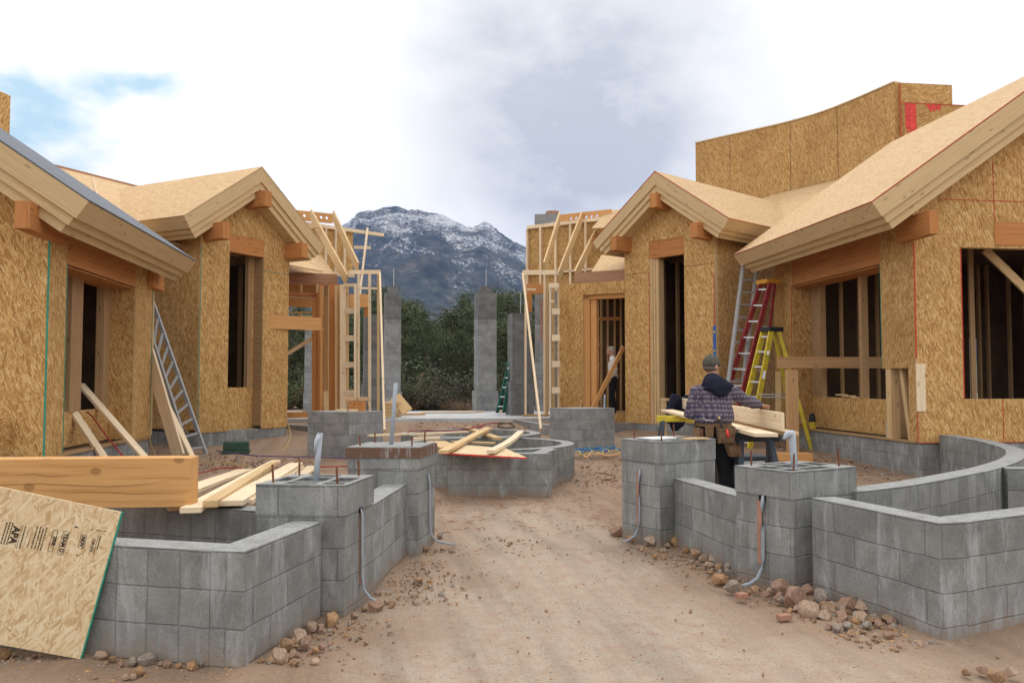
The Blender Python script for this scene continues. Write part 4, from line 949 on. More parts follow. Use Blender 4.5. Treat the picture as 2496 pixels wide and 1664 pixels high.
for px in (1288, 1321, 1358, 1394, 1431): 
    p = gd(px, 620, 25.6-(px-1289)*.0075); a = (p-A).dot(U); uw('stud', a-.03, a+.03, zb_-.12, A.z-.08)
zr = gd(1366, 520, 24.9)
def lvl(par, P, Q, h, holes, mat='fir_light'):
    U_ = Q-P; zz = U_.z; U_.z = 0; L_ = U_.length; U_.normalize(); N2 = V((U_.y, -U_.x, 0)); b = MB(); r = .048
    hs = [[(x+r*math.cos(k*math.pi/4), y+r*math.sin(k*math.pi/4)) for k in range(8)] for x, y in holes(L_, h)]
    b.slab(V((P.x, P.y, P.z)), U_, (0, 0, 1), [(0, -h), (L_, -h), (L_, 0), (0, 0)], hs, N2, .045); return b.build('ridge_board', mat, par)
P = gd(1367, 523, 24.9); Q = gd(1490, 514, 24.1); Q.z = P.z
lvl(rh, P, Q, .30, lambda L_, h: [(x, -h*.5) for x in (.33, .50, .83, 1.0, 1.17)])
for (x0, y0, x1, y1) in ((1365, 527, 1327, 650), (1420, 525, 1361, 676), (1455, 563, 1402, 672)):
    pb(rh, 'rafter', x0, y0, 24.6, x1, y1, 21.9, .045, .28, 'lumber')
def sheet(par, pts, mat='osb_roof', t_=.015, name='roof_sheathing'):
    P_ = [gd(*q) for q in pts]; n = (P_[1]-P_[0]).cross(P_[2]-P_[0]).normalized(); 
    if n.z < 0: n = -n
    e = (P_[1]-P_[0]).normalized(); w_ = n.cross(e); b = MB(); O_ = P_[0]
    out = [((p-O_).dot(e), (p-O_).dot(w_)) for p in P_]; b.slab(O_, e, w_, out, [], n, t_); return b.build(name, mat, par)
sheet(rh, [(1441, 663, 21.5), (1523, 658, 21.0), (1523, 628, 21.9), (1466, 617, 22.6)]); sheet(rh, [(1442, 556, 23.6), (1510, 554, 23.0), (1535, 508, 24.0), (1480, 511, 24.4)])
# thin framing at the left edge of the right house
D = 20.6
pb(rh, 'top_plate', 1277, 664, 21.6, 1358, 664, 20.4, .09, .12)
stud(rh, 1281, 668, 1012, 21.5, 5); stud(rh, 1327, 668, 1012, 20.8, 5); stud(rh, 1333, 672, 1012, 20.9, 7, 'lumber'); stud(rh, 1341, 692, 1000, 20.4, 4.5); stud(rh, 1349, 700, 1000, 20.7, 8, 'lumber'); stud(rh, 1361, 700, 1000, 20.5, 5, 'lumber')
pb(rh, 'top_plate', 1339, 696, 20.4, 1363, 696, 20.3, .09, .12)
for y0 in (759, 823, 887, 951): pb(rh, 'blocking', 1346, y0, 20.3, 1365, y0, 20.2, .04, .15)
pb(rh, 'blocking', 1344, 734, 20.3, 1350, 734, 20.2, .04, .06)
pb(rh, 'bottom_plate', 1278, 1012, 21.4, 1335, 1012, 20.6, .12, .06, 'grey_wood')
pb(rh, 'brace', 1274, 668, 21.6, 1318, 1047, 17.6, .045, .10)
pb(rh, 'beam', 1285, 705, 25.4, 1330, 705, 25.0, .2, .3, 'fir'); stud(rh, 1291, 712, 760, 25.2, 12, 'fir'); pb(rh, 'blocking', 1285, 705, 24.6, 1306, 706, 24.6, .05, .06)
b = MB(); a = gd(1260, 1030, 21.8); c = gd(1340, 1035, 19.0); b.path_wall([(a.x, a.y), (c.x, c.y), (4.4, 19.0), (5.6, 19.9)], .2, -.1, .53); b.build('foundation', ['block_far', 'mortar_top'], rh)

# left third bay
P = gd(712, 516, 24.0); Q = gd(811, 521, 24.6); P.z = Q.z
lvl(lh, P, Q, .29, lambda L_, h: [(x, -h*.48) for x in (.2, .37, .70, .87, 1.04)])
for (x0, y0, x1, y1) in ((757, 521, 845, 682), (812, 524, 872, 652)): pb(lh, 'rafter', x0, y0, 24.0, x1, y1, 20.8, .045, .28, 'lumber')
pb(lh, 'rafter_tie', 754, 555, 22.9, 774, 551, 22.9, .12, .10, 'lumber')
A = gd(776, 547, 25.0); B = gd(932, 554, 26.6); U = B-A; U.z = 0; L = U.length; U.normalize(); N_ = V((U.y, -U.x, 0)); zb_ = gd(790, 660, 25.0).z; Lw = (gd(863, 600, 25.8)-A).dot(U)
b = MB(); b.slab(V((A.x, A.y, 0)), U, (0, 0, 1), rect(-.6, Lw, zb_, A.z-.04), [], N_, .02); b.build('upper_wall', 'osb', lh)
def uwl(name, a0_, a1_, z0_, z1_, mat='lumber_pale'):
    b = MB(); b.fbox(V((A.x, A.y)), V((U.x, U.y)), V((N_.x, N_.y)), a0_, a1_, .002, .10, z0_, z1_); return b.build(name, mat, lh)
uwl('top_plate', -.7, L, A.z-.10, A.z+.0); uwl('bottom_plate', -.6, Lw, zb_-.1, zb_-.001)
for px in (788, 826, 861): a = (gd(px, 600, 25.2)-A).dot(U); uwl('stud', a-.03, a+.03, zb_, A.z-.10)
pb(lh, 'brace', 896, 557, 26.0, 872, 760, 24.5, .05, .09); pb(lh, 'blocking', 863, 603, 25.9, 903, 604, 26.2, .05, .09)
sheet(lh, [(700, 661, 20.6), (817, 669, 21.2), (767, 602, 22.9), (700, 630, 21.8)])
pb(lh, 'rim_joist', 698, 676, 20.7, 822, 680, 21.2, .05, .25, 'rim_wood'); pb(lh, 'top_plate', 700, 692, 20.7, 840, 696, 21.1, .10, .05, 'fir')
for px in (734, 774): stud(lh, px, 693, 714, 20.7, 4.5, 'lumber')
pb(lh, 'header', 700, 703, 20.95, 780, 706, 21.2, .04, .20, 'fir_light'); pb(lh, 'header', 700, 716, 20.7, 786, 719, 21.1, .10, .05, 'fir'); pb(lh, 'header', 700, 721, 20.8, 775, 724, 21.1, .08, .05, 'fir_light')
pb(lh, 'beam', 700, 736, 22.2, 830, 741, 22.8, .1, .24, 'fir_light'); pb(lh, 'blocking', 700, 761, 22.2, 800, 762, 22.4, .05, .05, 'lumber'); pb(lh, 'blocking', 700, 771, 24, 763, 771, 24, .05, .04, 'lumber'); stud(lh, 732, 762, 778, 22.3, 6, 'lumber')
for px, y0, w_, mt_, dd in ((767, 728, 10, 'fir', 20.8), (777, 700, 8, 'fir_light', 20.9), (784, 696, 7, 'fir_light', 20.7), (796, 698, 10, 'lumber', 21.4), (811, 696, 16, 'fir', 20.9), (820, 696, 5, 'lumber', 20.6), (828, 696, 9, 'fir_light', 20.9), (836, 694, 13, 'lumber_pale', 20.5)):
    stud(lh, px, y0, 1024, dd, w_, mt_, .12)
stud(lh, 763, 820, 1004, 21.5, 4.5); stud(lh, 845, 696, 1020, 20.6, 9, 'lumber'); stud(lh, 866, 692, 975, 20.2, 5)
for y0 in (757, 824, 889, 957): pb(lh, 'blocking', 841, y0, 20.4, 866, y0, 20.3, .04, .14)
pb(lh, 'top_plate', 839, 695, 20.4, 868, 695, 20.3, .09, .08)
pb(lh, 'top_plate', 850, 663, 20.6, 925, 663, 21.4, .09, .10); stud(lh, 874, 668, 975, 20.8, 5); stud(lh, 901, 668, 1004, 21.1, 6); stud(lh, 922, 668, 1015, 21.3, 5, 'lumber'); pb(lh, 'blocking', 876, 702, 20.9, 921, 703, 21.3, .05, .05)
pb(lh, 'brace', 926, 668, 21.3, 937, 1050, 17.4, .045, .10)
pb(lh, 'beam', 852, 733, 22.6, 897, 733, 22.9, .1, .36, 'fir_light'); stud(lh, 893, 745, 772, 22.9, 10, 'fir')
pb(lh, 'brace', 702, 861, 21.4, 763, 823, 21.4, .04, .09); pb(lh, 'brace', 790, 806, 21.6, 802, 796, 21.6, .04, .12)
stud(lh, 795, 953, 1004, 15.9+3, 9, 'lumber'); 
pb(lh, 'brace_board', 644, 784, 17.9, 782, 790, 19.3, .04, .29, 'fir_light')
b = MB(); a = gd(700, 1033, 20); c = gd(756, 1036, 19.3); b.path_wall([(a.x-.6, a.y), (a.x, a.y), (c.x, c.y), (-1.0, 19.9), (gd(930, 1030, 21).x, gd(930, 1030, 21).y)], .2, -.1, .50); b.build('foundation', ['block_far', 'mortar_top'], lh)
pb(lh, 'sill_beam', 700, 1011, 19.2, 760, 1010, 18.8, .14, .14, 'fir_light')

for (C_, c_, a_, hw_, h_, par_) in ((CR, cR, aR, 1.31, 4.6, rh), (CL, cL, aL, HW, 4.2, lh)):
    for s_ in (-1, 1): bar_h(par_, 'shade_lining', C_, a_, c_*s_, .33, 3.15, hw_-.16, hw_-.14, FB, h_, 'interior_shade')  # added dark sheets inside the side walls, dimming the rooms
bar_h(rh, 'shade_lining', (X0, 0), YX, (1, 0), Y0+.2, yend if False else 12.32+.2+.9, .36, .37, FB, 4.0, 'interior_shade')  # added dark sheet behind the right front wall, dimming that room
b = MB(); b.box(X0+.2, 13.5, Y0+.2, 17.2, 4.0, 4.02); b.build('shade_ceiling', 'interior_shade', rh)  # added dark ceiling sheet so the window openings look black
b = MB(); b.box(-10.5, XL-.2, YL+.2, 15.3, 3.4, 3.42); b.build('shade_ceiling', 'interior_shade', lh)  # same added dark ceiling for the left house

b = MB(); b.slab(V((O3.x, O3.y, 0))+V((0, 0, zT-.03)), V((U3.x, U3.y, 0)), V((-N3.x, -N3.y, 0)), [(-.6, .12), (a1-.02, .12), (a1-.02, 3.4), (-.6, 3.4)], [], (0, 0, 1), .02); b.build('shade_deck', 'interior_shade', rh)  # added roof panel, hidden behind the rim, that shades the third bay
for s_ in (-.38,): bar_h(rh, 'shade_lining', O3, U3, N3, s_-.02, s_, -3.3, -.36, FB, zT-.06, 'osb')  # added side closing that deepens the shade in the third bay
for k in range(5):
    for (par_, C_, c_, a_, h_) in ((rh, CR+aR*.7, cR, aR, 4.5), (lh, CL+aL*.6, cL, aL, 4.1)): bar_h(par_, 'stud', C_, c_, a_, -.95+.42*k, -.90+.42*k, .3, .4, FB, h_, 'grey_wood')
# ================================================================== loose timber, tools and people
def loose(name, A, B, w, h, mat, label, cat, group=None, up=(0, 0, 1), bevel=.003):
    b = MB(); b.bar(A, B, w, h, 0, up); return tag(b.build(name, mat, None, bevel=bevel), label, cat, group)
# big beam across the left planter
A = gd(-260, 1180, 5.82); B = gd(474, 1166, 6.0); A.z = B.z = .825
loose('timber_beam', A, B, .20, .345, 'beam_wood', 'massive orange timber beam lying across the near left planter', 'beam', bevel=.006)
crk = MB(); bd = (B-A).normalized(); fr_ = -HF; rc = random.Random(8)
for (s0_, s1_, zz_, am_) in ((.30, .93, -.02, .02), (.42, .60, .06, .01), (.55, .99, -.07, .008)):
    pts_ = []; L_ = (B-A).length; nn_ = 18
    for k_ in range(nn_+1):
        s_ = s0_+(s1_-s0_)*k_/nn_; p_ = A+bd*(L_*s_); pts_.append((p_.x, p_.y, A.z+zz_+am_*math.sin(k_*.35)+rc.uniform(-.003, .003)+(.035*(k_/nn_)**2 if am_ > .015 else 0)))
    sd_ = V((bd.y, -bd.x, 0)); sd_ = sd_ if sd_.y < 0 else -sd_
    for k_ in range(nn_):
        a_, c_ = V(pts_[k_])+sd_*.1008, V(pts_[k_+1])+sd_*.1008; t0_ = .0013*math.sin(math.pi*k_/nn_)+.0003; t1_ = .0013*math.sin(math.pi*(k_+1)/nn_)+.0003
        crk.face([a_-V((0, 0, t0_)), c_-V((0, 0, t1_)), c_+V((0, 0, t1_)), a_+V((0, 0, t0_))])
bo = bpy.data.objects['timber_beam']; crk.build('crack', 'crack_brown', bo)
loose('packing_block', V((-1.75, 6.42, .62)), V((-1.55, 6.50, .62)), .1, .06, 'lumber', 'small packing block under the end of the massive beam', 'block')
# leaning chipboard sheet
BR = gz(197, 1606, .0); BL = gd(0, 1570, 4.62); TRp = gd(313.5, 1251.5, 4.74)
Ux = (BR-BL).normalized(); Wy = (TRp-BR); Wy = (Wy-Ux*Wy.dot(Ux)); Lh = Wy.length; Wy.normalize(); Nn = Ux.cross(Wy); Nn = Nn if Nn.y < 0 else -Nn
sh = thing('chipboard_sheet', (BR.x, BR.y, 0), 'chipboard sheet with green edge and black stamps, leaning on the near left planter', 'board')
b = MB(); b.slab(BR+Wy*.0, Ux, Wy, [(-1.75, 0), (-.004, 0), (-.004, Lh), (-1.75, Lh)], [], Nn, .018, 0, 0); b.build('panel', 'osb_fresh', sh)
b = MB(); b.slab(BR+Wy*.0+Nn*.001, Ux, Wy, [(-.004, -.001), (.004, -.001), (.004, Lh+.001), (-.004, Lh+.001)], [], Nn, .022); b.build('painted_edge', 'green_paint', sh)
def onsheet(px, py): p = gp(px, py, BR, Nn); return p
def stamp(px, py, txt, size, nm='stamp_text', bold=0.0):
    p = onsheet(px, py)+Nn*.0015; cu = bpy.data.curves.new(nm, 'FONT'); cu.body = txt; cu.size = size; cu.align_x = 'CENTER'; cu.align_y = 'CENTER'; cu.offset = bold; cu.extrude = .0002
    o = bpy.data.objects.new(nm, cu); M = Matrix.Identity(4); M.col[0][:3] = -Wy; M.col[1][:3] = Ux; M.col[2][:3] = Nn; M.translation = p-WL[sh]
    tmp = bpy.data.objects.new('t', cu); COL.objects.link(tmp); bpy.context.view_layer.update()
    me = bpy.data.meshes.new_from_object(tmp.evaluated_get(bpy.context.evaluated_depsgraph_get())); bpy.data.objects.remove(tmp); bpy.data.objects.remove(o)
    me.transform(M); me.materials.clear(); me.materials.append(MATS['ink']); o = bpy.data.objects.new(nm, me); COL.objects.link(o); o.parent = sh; return o
def frame(px, py, a, c, th=.0022):
    p = onsheet(px, py)+Nn*.0012; b = MB()
    for (x0, x1, y0, y1) in ((-a, a, c-th, c), (-a, a, -c, -c+th), (-a, -a+th, -c+th, c-th), (a-th, a, -c+th, c-th)):
        b.slab(p, Ux, Wy, [(x0, y0), (x1, y0), (x1, y1), (x0, y1)], [], Nn, .001)
    b.build('stamp_frame', 'ink', sh)
stamp(35, 1303, 'APA', .052, bold=.002); stamp(132, 1317, '2008', .026, bold=.001); frame(129, 1317, .013, .061); stamp(154.5, 1322, 'TEAM D', .030, bold=.0012); frame(154.5, 1322, .017, .064)
stamp(201, 1319, 'NOV', .026, bold=.0015); frame(201, 1319, .016, .037); stamp(226, 1328, 'THIS SIDE', .017, bold=.0004); stamp(188, 1352, 'L', .015, bold=.001)
rnd = random.Random(2)
def inkbar(px, py, w_, l_):
    p = onsheet(px, py)+Nn*.0012; b = MB(); b.slab(p, Ux, Wy, [(-w_/2, -l_/2), (w_/2, -l_/2), (w_/2, l_/2), (-w_/2, l_/2)], [], Nn, .001); b.build('ink_line', 'ink', sh)
inkbar(241, 1322, .005, .075); inkbar(234, 1326, .002, .10); inkbar(221, 1330, .0012, .10); inkbar(48, 1308, .0015, .13); inkbar(44, 1305, .0012, .125); inkbar(64, 1309, .0012, .11); inkbar(73, 1311, .0012, .11)
for (px, py) in ((10, 1298), (17, 1299), (24, 1300), (55, 1309), (84, 1309), (92, 1311), (99, 1313), (106, 1314)):
    p = onsheet(px, py)+Nn*.0012; b = MB(); y = -.06
    while y < .06:
        l_ = rnd.uniform(.003, .014); b.slab(p, Ux, Wy, [(-.0032, y), (.0032, y), (.0032, y+l_), (-.0032, y+l_)], [], Nn, .001); y += l_+rnd.uniform(.002, .005)
    b.build('ink_line', 'ink', sh)
for (px, py, a_, c_) in ((186, 1284, .012, .004), (225, 1290, .006, .003), (240, 1292, .02, .0022), (255, 1294, .016, .0015)):
    p = onsheet(px, py)+Nn*.0012; b = MB(); b.slab(p, Ux, Wy, [(-a_, 0), (-a_*.3, -c_), (a_, -c_*.5), (a_*.8, c_*.6), (-a_*.5, c_)], [], Nn, .001); b.build('ink_smear', 'ink', sh)

# pale boards lying behind the beam, near ends on the planter wall
S = [((464, 1243, .655), (672, 1124, .34), .14, .04, 'lumber_pale', 'pale board whose cut end overhangs the left planter wall'),
     ((512, 1228, .68), (668, 1128, .42), .10, .05, 'lumber', 'pinkish board at the left of the loose boards behind the beam'),
     ((560, 1226, .66), (722, 1130, .33), .19, .04, 'lumber_pale', 'widest pale board in the middle of the loose boards behind the beam'),
     ((600, 1224, .62), (734, 1138, .28), .09, .04, 'lumber_pale', 'whitish narrow board at the right of the loose boards behind the beam')]
for (a, bb, w_, h_, mt, lb) in S: loose('board', gz(*a), gz(*bb), w_, h_, mt, lb, 'board', 'loose boards behind the beam')
loose('board', gz(455, 1196, .42), gz(598, 1145, .12), .24, .04, 'lumber_pale', 'wide board lying on the dirt behind the beam end, red hose over it', 'board', 'loose boards behind the beam')
loose('board', gz(724, 1164, .12), gz(764, 1137, .10), .20, .04, 'lumber_pale', 'short pale board end on the dirt behind the left front pillar', 'board', 'loose boards behind the beam')
# boards leaning on the left house
loose('leaning_board', gd(150, 962, 12.4), gz(304, 1190, .0), .13, .045, 'lumber_pale', 'plank sloping from the near edge of the left window recess to the dirt', 'board', 'planks leaning on the left house')
loose('leaning_board', gd(196, 936, 13.4), gz(408, 1178, .0), .13, .045, 'lumber_pale', 'plank sloping out through the left window opening, second from the corner', 'board', 'planks leaning on the left house')
loose('leaning_board', gd(362, 858, 14.75), gd(436, 1112, 14.3), .25, .045, 'lumber_pale', 'wide knotty plank leaning beside the grey ladder on the left', 'board', 'planks leaning on the left house', up=(-.5, -.85, 0))
loose('leaning_board', gd(368, 905, 15.2), gd(468, 1112, 14.6), .10, .045, 'lumber_pale', 'narrow pale plank leaning behind the wide plank on the left', 'board', 'planks leaning on the left house')

def ladder(name, rails, n, lab, cat='ladder', rmat='aluminium', smat='aluminium', rw=.035, rd=.095, step=.035, group=None, extra=None):
    (b0, t0), (b1, t1) = rails; c = (b0+b1)/2; p = thing(name, (c.x, c.y, min(b0.z, b1.z)), lab, cat, group)
    ax = (b1-b0).normalized()
    for (q, r_) in rails: b = MB(); b.bar(q, r_, rd, rw, 0, up=ax); b.build('rail', rmat, p)
    for i in range(n):
        s = (i+.6)/n; x, y = b0.lerp(t0, s), b1.lerp(t1, s); b = MB(); b.bar(x, y, step*2.2 if smat == 'alu_bright' else step, step, 0); b.build('rung', smat, p)
    return p
ladder('extension_ladder', ((gd(462, 1110, 15.3), gd(352, 768, 15.0)), (gd(503, 1110, 15.6), gd(356, 690, 15.4))), 12, 'worn grey aluminium extension ladder leaning between the two left gables', rd=.09, rw=.035, step=.035)
ladder('extension_ladder', ((gd(1752, 1112, 17.4), gd(1812, 640, 18.2)), (gd(1790, 1112, 17.5), gd(1846, 640, 18.3))), 15, 'tall grey aluminium ladder leaning behind the red stepladder', rd=.11, rw=.04)
def stepladder(fb0, fb1, ft0, ft1, rb0, rb1, rt0, rt1, n, col, lab, cap='black_plastic', sm='alu_bright', rd=.12):
    p = ladder('stepladder', ((fb0, ft0), (fb1, ft1)), n, lab, rmat=col, smat=sm, rd=rd, rw=.035, step=.035)
    for (q, r_) in ((rb0, rt0), (rb1, rt1)): b = MB(); b.bar(q, r_, .07, .035, 0, up=(rb1-rb0).normalized()); b.build('rear_rail', col, p)
    for s in (.25, .5, .75):
        b = MB(); b.bar(rb0.lerp(rt0, s), rb1.lerp(rt1, s), .02, .02); b.build('rear_brace', 'aluminium', p)
    s = .45; 
    for (a, c) in ((fb0.lerp(ft0, s), rb0.lerp(rt0, s)), (fb1.lerp(ft1, s), rb1.lerp(rt1, s))): b = MB(); b.bar(a, c, .012, .02); b.build('spreader', 'aluminium', p)
    c = (ft0+ft1+rt0+rt1)/4; d = (ft1-ft0); d.z = 0; w_ = d.length+.06; d.normalize(); n_ = V((-d.y, d.x, 0)); dd = abs(((rt0+rt1)/2-(ft0+ft1)/2).dot(n_))+.14
    b = MB(); b.fbox(V((c.x, c.y)), V((d.x, d.y)), V((n_.x, n_.y)), -w_/2, w_/2, -dd/2, dd/2, c.z-.02, c.z+.07); b.build('top_cap', cap, p, bevel=.008)
    for q in (fb0, fb1, rb0, rb1): b = MB(); b.box(q.x-.04, q.x+.04, q.y-.04, q.y+.04, q.z-.02, q.z+.05); b.build('foot', 'rubber', p)
    return p
yl = stepladder(gd(1790, 1097, 17.3), gd(1826, 1100, 16.9), gd(1861, 806, 17.05), gd(1880, 806, 16.85), gd(1949, 1100, 17.3), gd(1981, 1106, 16.7), gd(1886, 806, 17.15), gd(1898, 806, 16.95), 8, 'yellow_fiber', 'bright yellow fibreglass stepladder with black cap, open beside the right house')
stepladder(gd(1722, 1118, 17.9), gd(1768, 1122, 17.4), gd(1855, 690, 17.8), gd(1878, 690, 17.5), gd(1800, 1112, 18.3), gd(1838, 1112, 18.0), gd(1868, 690, 17.95), gd(1889, 690, 17.7), 11, 'red_fiber', 'tall red fibreglass stepladder with orange cap, behind the yellow one', cap='orange_plastic', rd=.12)
stepladder(gd(1212, 1004, 24.6), gd(1228, 1004, 24.3), gd(1241, 888, 24.5), gd(1247, 888, 24.3), gd(1252, 1003, 24.9), gd(1262, 1003, 24.7), gd(1246, 888, 24.6), gd(1250, 888, 24.4), 5, 'green_fiber', 'dark green stepladder standing on the slab by a block pillar', cap='green_fiber', rd=.1)
# label stickers on the yellow ladder
for (s, l_) in ((.80, .16), (.60, .34)):
    a = gd(1826, 1100, 16.88).lerp(gd(1880, 806, 16.83), s); c = gd(1826, 1100, 16.88).lerp(gd(1880, 806, 16.83), s-.0+.05*l_*4)
    b = MB(); n_ = -HF; b.bar(a+n_*.05, c+n_*.05, .055, .004, 0, up=n_); b.build('sticker', 'white_paper', yl)
# blue spirit level, stone-blue horse and boards in the right yard
lv = thing('spirit_level', gd(1742, 1040, 17.7), 'long blue spirit level leaning on the corner of the right second gable', 'level')
b = MB(); b.bar(gd(1742.5, 1075, 17.6), gd(1741.5, 794, 17.75), .06, .03, 0, up=HF); b.build('bar', 'blue_tool', lv)
for yy in (806, 852, 960): b = MB(); b.bar(gd(1741.5, yy, 17.60), gd(1741.5, yy+5, 17.60), .035, .02, 0, up=HF); b.build('vial', 'yellow_fiber', lv)
# long boards on saw horses in front of the worker
zb = 1.0
pA = gz(1626, 1000, zb); pB = gz(1868, 1060, zb-.0)
loose('plank', pA, pB, .235, .038, 'lumber_pale', 'long pale plank lying flat across the saw horses beside the worker', 'plank', 'planks on the saw horses')
off = V((.16, .06, 0)); uA_ = gz(1662, 995, zb+.02)+V((.0, 0, 0)); uB_ = gz(1908, 1052, zb+.02)
loose('plank', uA_+V((0, 0, .10)), uB_+V((0, 0, .10)), .038, .19, 'lumber_pale', 'long pale plank standing on edge behind the worker, on the saw horses', 'plank', 'planks on the saw horses')
loose('plank', uA_+V((.1, 0, -.02))+ (uB_-uA_)*.4, uB_+V((.10, -.0, -.02)), .14, .036, 'lumber', 'narrower brown plank under the upright plank at its near end', 'plank', 'planks on the saw horses')
def horse(c, ax, w_, h, lab, top='yellow_fiber'):
    p = thing('saw_horse', (c.x, c.y, 0), lab, 'saw horse', 'saw horses in the yard'); n_ = V((-ax.y, ax.x, 0))
    b = MB(); b.bar(c+ax*(-w_/2)+V((0, 0, h-.05)), c+ax*(w_/2)+V((0, 0, h-.05)), .09, .10); b.build('top_bar', top, p, bevel=.006)
    for sx_ in (-1, 1):
        for sy_ in (-1, 1): b = MB(); b.bar(c+ax*(sx_*(w_/2-.1))+V((0, 0, h-.08)), c+ax*(sx_*(w_/2-.0))+n_*(sy_*.3)+V((0, 0, .02)), .085, .06, 0, up=ax); b.build('leg', 'blue_grey_plastic', p, bevel=.006)
        b = MB(); b.bar(c+ax*(sx_*(w_/2-.05))-n_*.19+V((0, 0, .38)), c+ax*(sx_*(w_/2-.05))+n_*.19+V((0, 0, .38)), .05, .03); b.build('brace', 'black_plastic', p)
c = pA.lerp(pB, .92); c.z = 0; c = gd(1838, 928, 9.1); c.z = 0; horse(c, V((.97, -.1, 0)).normalized(), .52, zb-.02, 'plastic saw horse with dark legs holding the near ends of the planks', 'black_plastic')
c = pA.lerp(pB, .30); c.z = .0; horse(c+V((.28, .3, 0)), V((.99, -.1, 0)).normalized(), 1.3, zb-.02, 'plastic saw horse with yellow top bar holding the far ends of the planks')
# work jacket hung by the far horse
def remesh(o, vox, it=3, fac=.6):
    r_ = o.modifiers.new('remesh', 'REMESH'); r_.mode = 'VOXEL'; r_.voxel_size = vox; r_.use_smooth_shade = True
    s_ = o.modifiers.new('smooth', 'SMOOTH'); s_.iterations = it; s_.factor = fac; return o
def etube(b, pts, rad, axis, seg=12):
    P = [V(p) for p in pts]; rings = []
    for i, p in enumerate(P):
        d = (P[min(i+1, len(P)-1)]-P[max(i-1, 0)]).normalized(); a = V(axis)-d*V(axis).dot(d)
        if a.length < .05: a = d.cross(V((0, 0, 1)))
        a.normalize(); c = d.cross(a); ra, rb_ = rad[i] if isinstance(rad[i], (tuple, list)) else (rad[i], rad[i])
        rings.append([p+a*math.cos(k*2*math.pi/seg)*ra+c*math.sin(k*2*math.pi/seg)*rb_ for k in range(seg)])
    for i in range(len(P)-1):
        for k in range(seg): j = (k+1) % seg; b.face([rings[i][k], rings[i][j], rings[i+1][j], rings[i+1][k]])
    b.face(rings[0][::-1]); b.face(rings[-1])
def ell(b, c, rx, ry, rz, X=V((1, 0, 0)), Y=V((0, 1, 0)), Z=V((0, 0, 1)), n=10):
    rows = []
    for i in range(1, n): th = math.pi*i/n; rows.append([c+X*(rx*math.sin(th)*math.cos(k*math.pi/8))+Y*(ry*math.sin(th)*math.sin(k*math.pi/8))+Z*(rz*math.cos(th)) for k in range(16)])
    for i in range(len(rows)-1):
        for k in range(16): j = (k+1) % 16; b.face([rows[i][k], rows[i][j], rows[i+1][j], rows[i+1][k]])
    for k in range(16): j = (k+1) % 16; b.face([c+Z*rz, rows[0][k], rows[0][j]]); b.face([c-Z*rz, rows[-1][j], rows[-1][k]])
b = MB(); c = gd(1668, 985, 15.75)+V((0, -.02, .13)); rj = random.Random(3)
NJ = 22
def jz(u, v): return c + V((-.34+.68*u, 0, 0)) + V((0, -.06-.10*min(1, v*3)-.05*math.sin(u*9+v*3), .05-max(0, v-.08)*(.62+.16*math.sin(u*6.5+1)))) + V((.05*math.sin(v*7+u*4), .03*math.sin(u*23+v*4), .02*math.sin(u*15)))
g0 = [[jz(i_/NJ, j_/12) for i_ in range(NJ+1)] for j_ in range(13)]
for j_ in range(12):
    for i_ in range(NJ):
        q_ = [g0[j_][i_], g0[j_][i_+1], g0[j_+1][i_+1], g0[j_+1][i_]]; bk = V((0, .035, 0)); b.hexa([q_[3], q_[2], q_[2]+bk, q_[3]+bk, q_[0], q_[1], q_[1]+bk, q_[0]+bk])
etube(b, [jz(.1, .1), jz(.02, .5)+V((-.05, -.03, 0)), jz(.05, .9)+V((-.02, -.05, .05))], [(.07, .05), (.07, .045), (.045, .035)], (1, 0, 0))
tag(remesh(b.build('work_jacket', 'navy_cloth', None), .03, 2), 'dark navy work jacket draped on timber by the right doorway', 'jacket')
q = gd(1668, 985, 15.75); jr = thing('timber_trestle', (q.x, q.y, 0), 'rough timber trestle holding the dark jacket by the doorway', 'trestle')
b = MB(); b.bar(q+V((-.45, .0, .09)), q+V((.5, .0, .09)), .09, .05); b.build('top_bar', 'lumber', jr)
for s in (-.4, .45):
    b = MB(); b.bar(V((q.x+s, q.y, 0)), V((q.x+s, q.y, q.z+.06)), .09, .05); b.build('leg', 'lumber', jr)
# post and rail in front of the right window
q = gd(1931, 1000, 16.2); pz = gd(1931, 901, 16.2).z
pr2 = thing('temporary_rail', (q.x, q.y, 0), 'temporary rail on an upright post, running into the right window opening', 'rail')
b = MB(); b.bar(V((q.x, q.y, .02)), V((q.x, q.y, pz)), .20, .14, 0, up=(0, 1, 0)); b.build('post', 'lumber_tan', pr2)
a = gp(1896, 884, (q.x, q.y-.1, 0), V((.0, 1, 0))); c = V((X0+.6, 14.9, gd(2125, 882, 15.8).z)); b = MB(); b.bar(gd(1894, 883, 16.3), V((9.3, 15.4, gd(1894, 883, 16.3).z)), .045, .22); b.build('rail', 'lumber_tan', pr2)
b = MB(); b.bar(gd(1897, 905, 16.9), gd(1897, 1060, 16.9), .1, .045, 0, up=(0, 1, 0)); b.build('short_post', 'lumber', pr2); b = MB(); b.bar(gd(1850, 961, 16.5), gd(1915, 960, 16.5), .02, .02); b.build('tie_bar', 'steel', pr2)
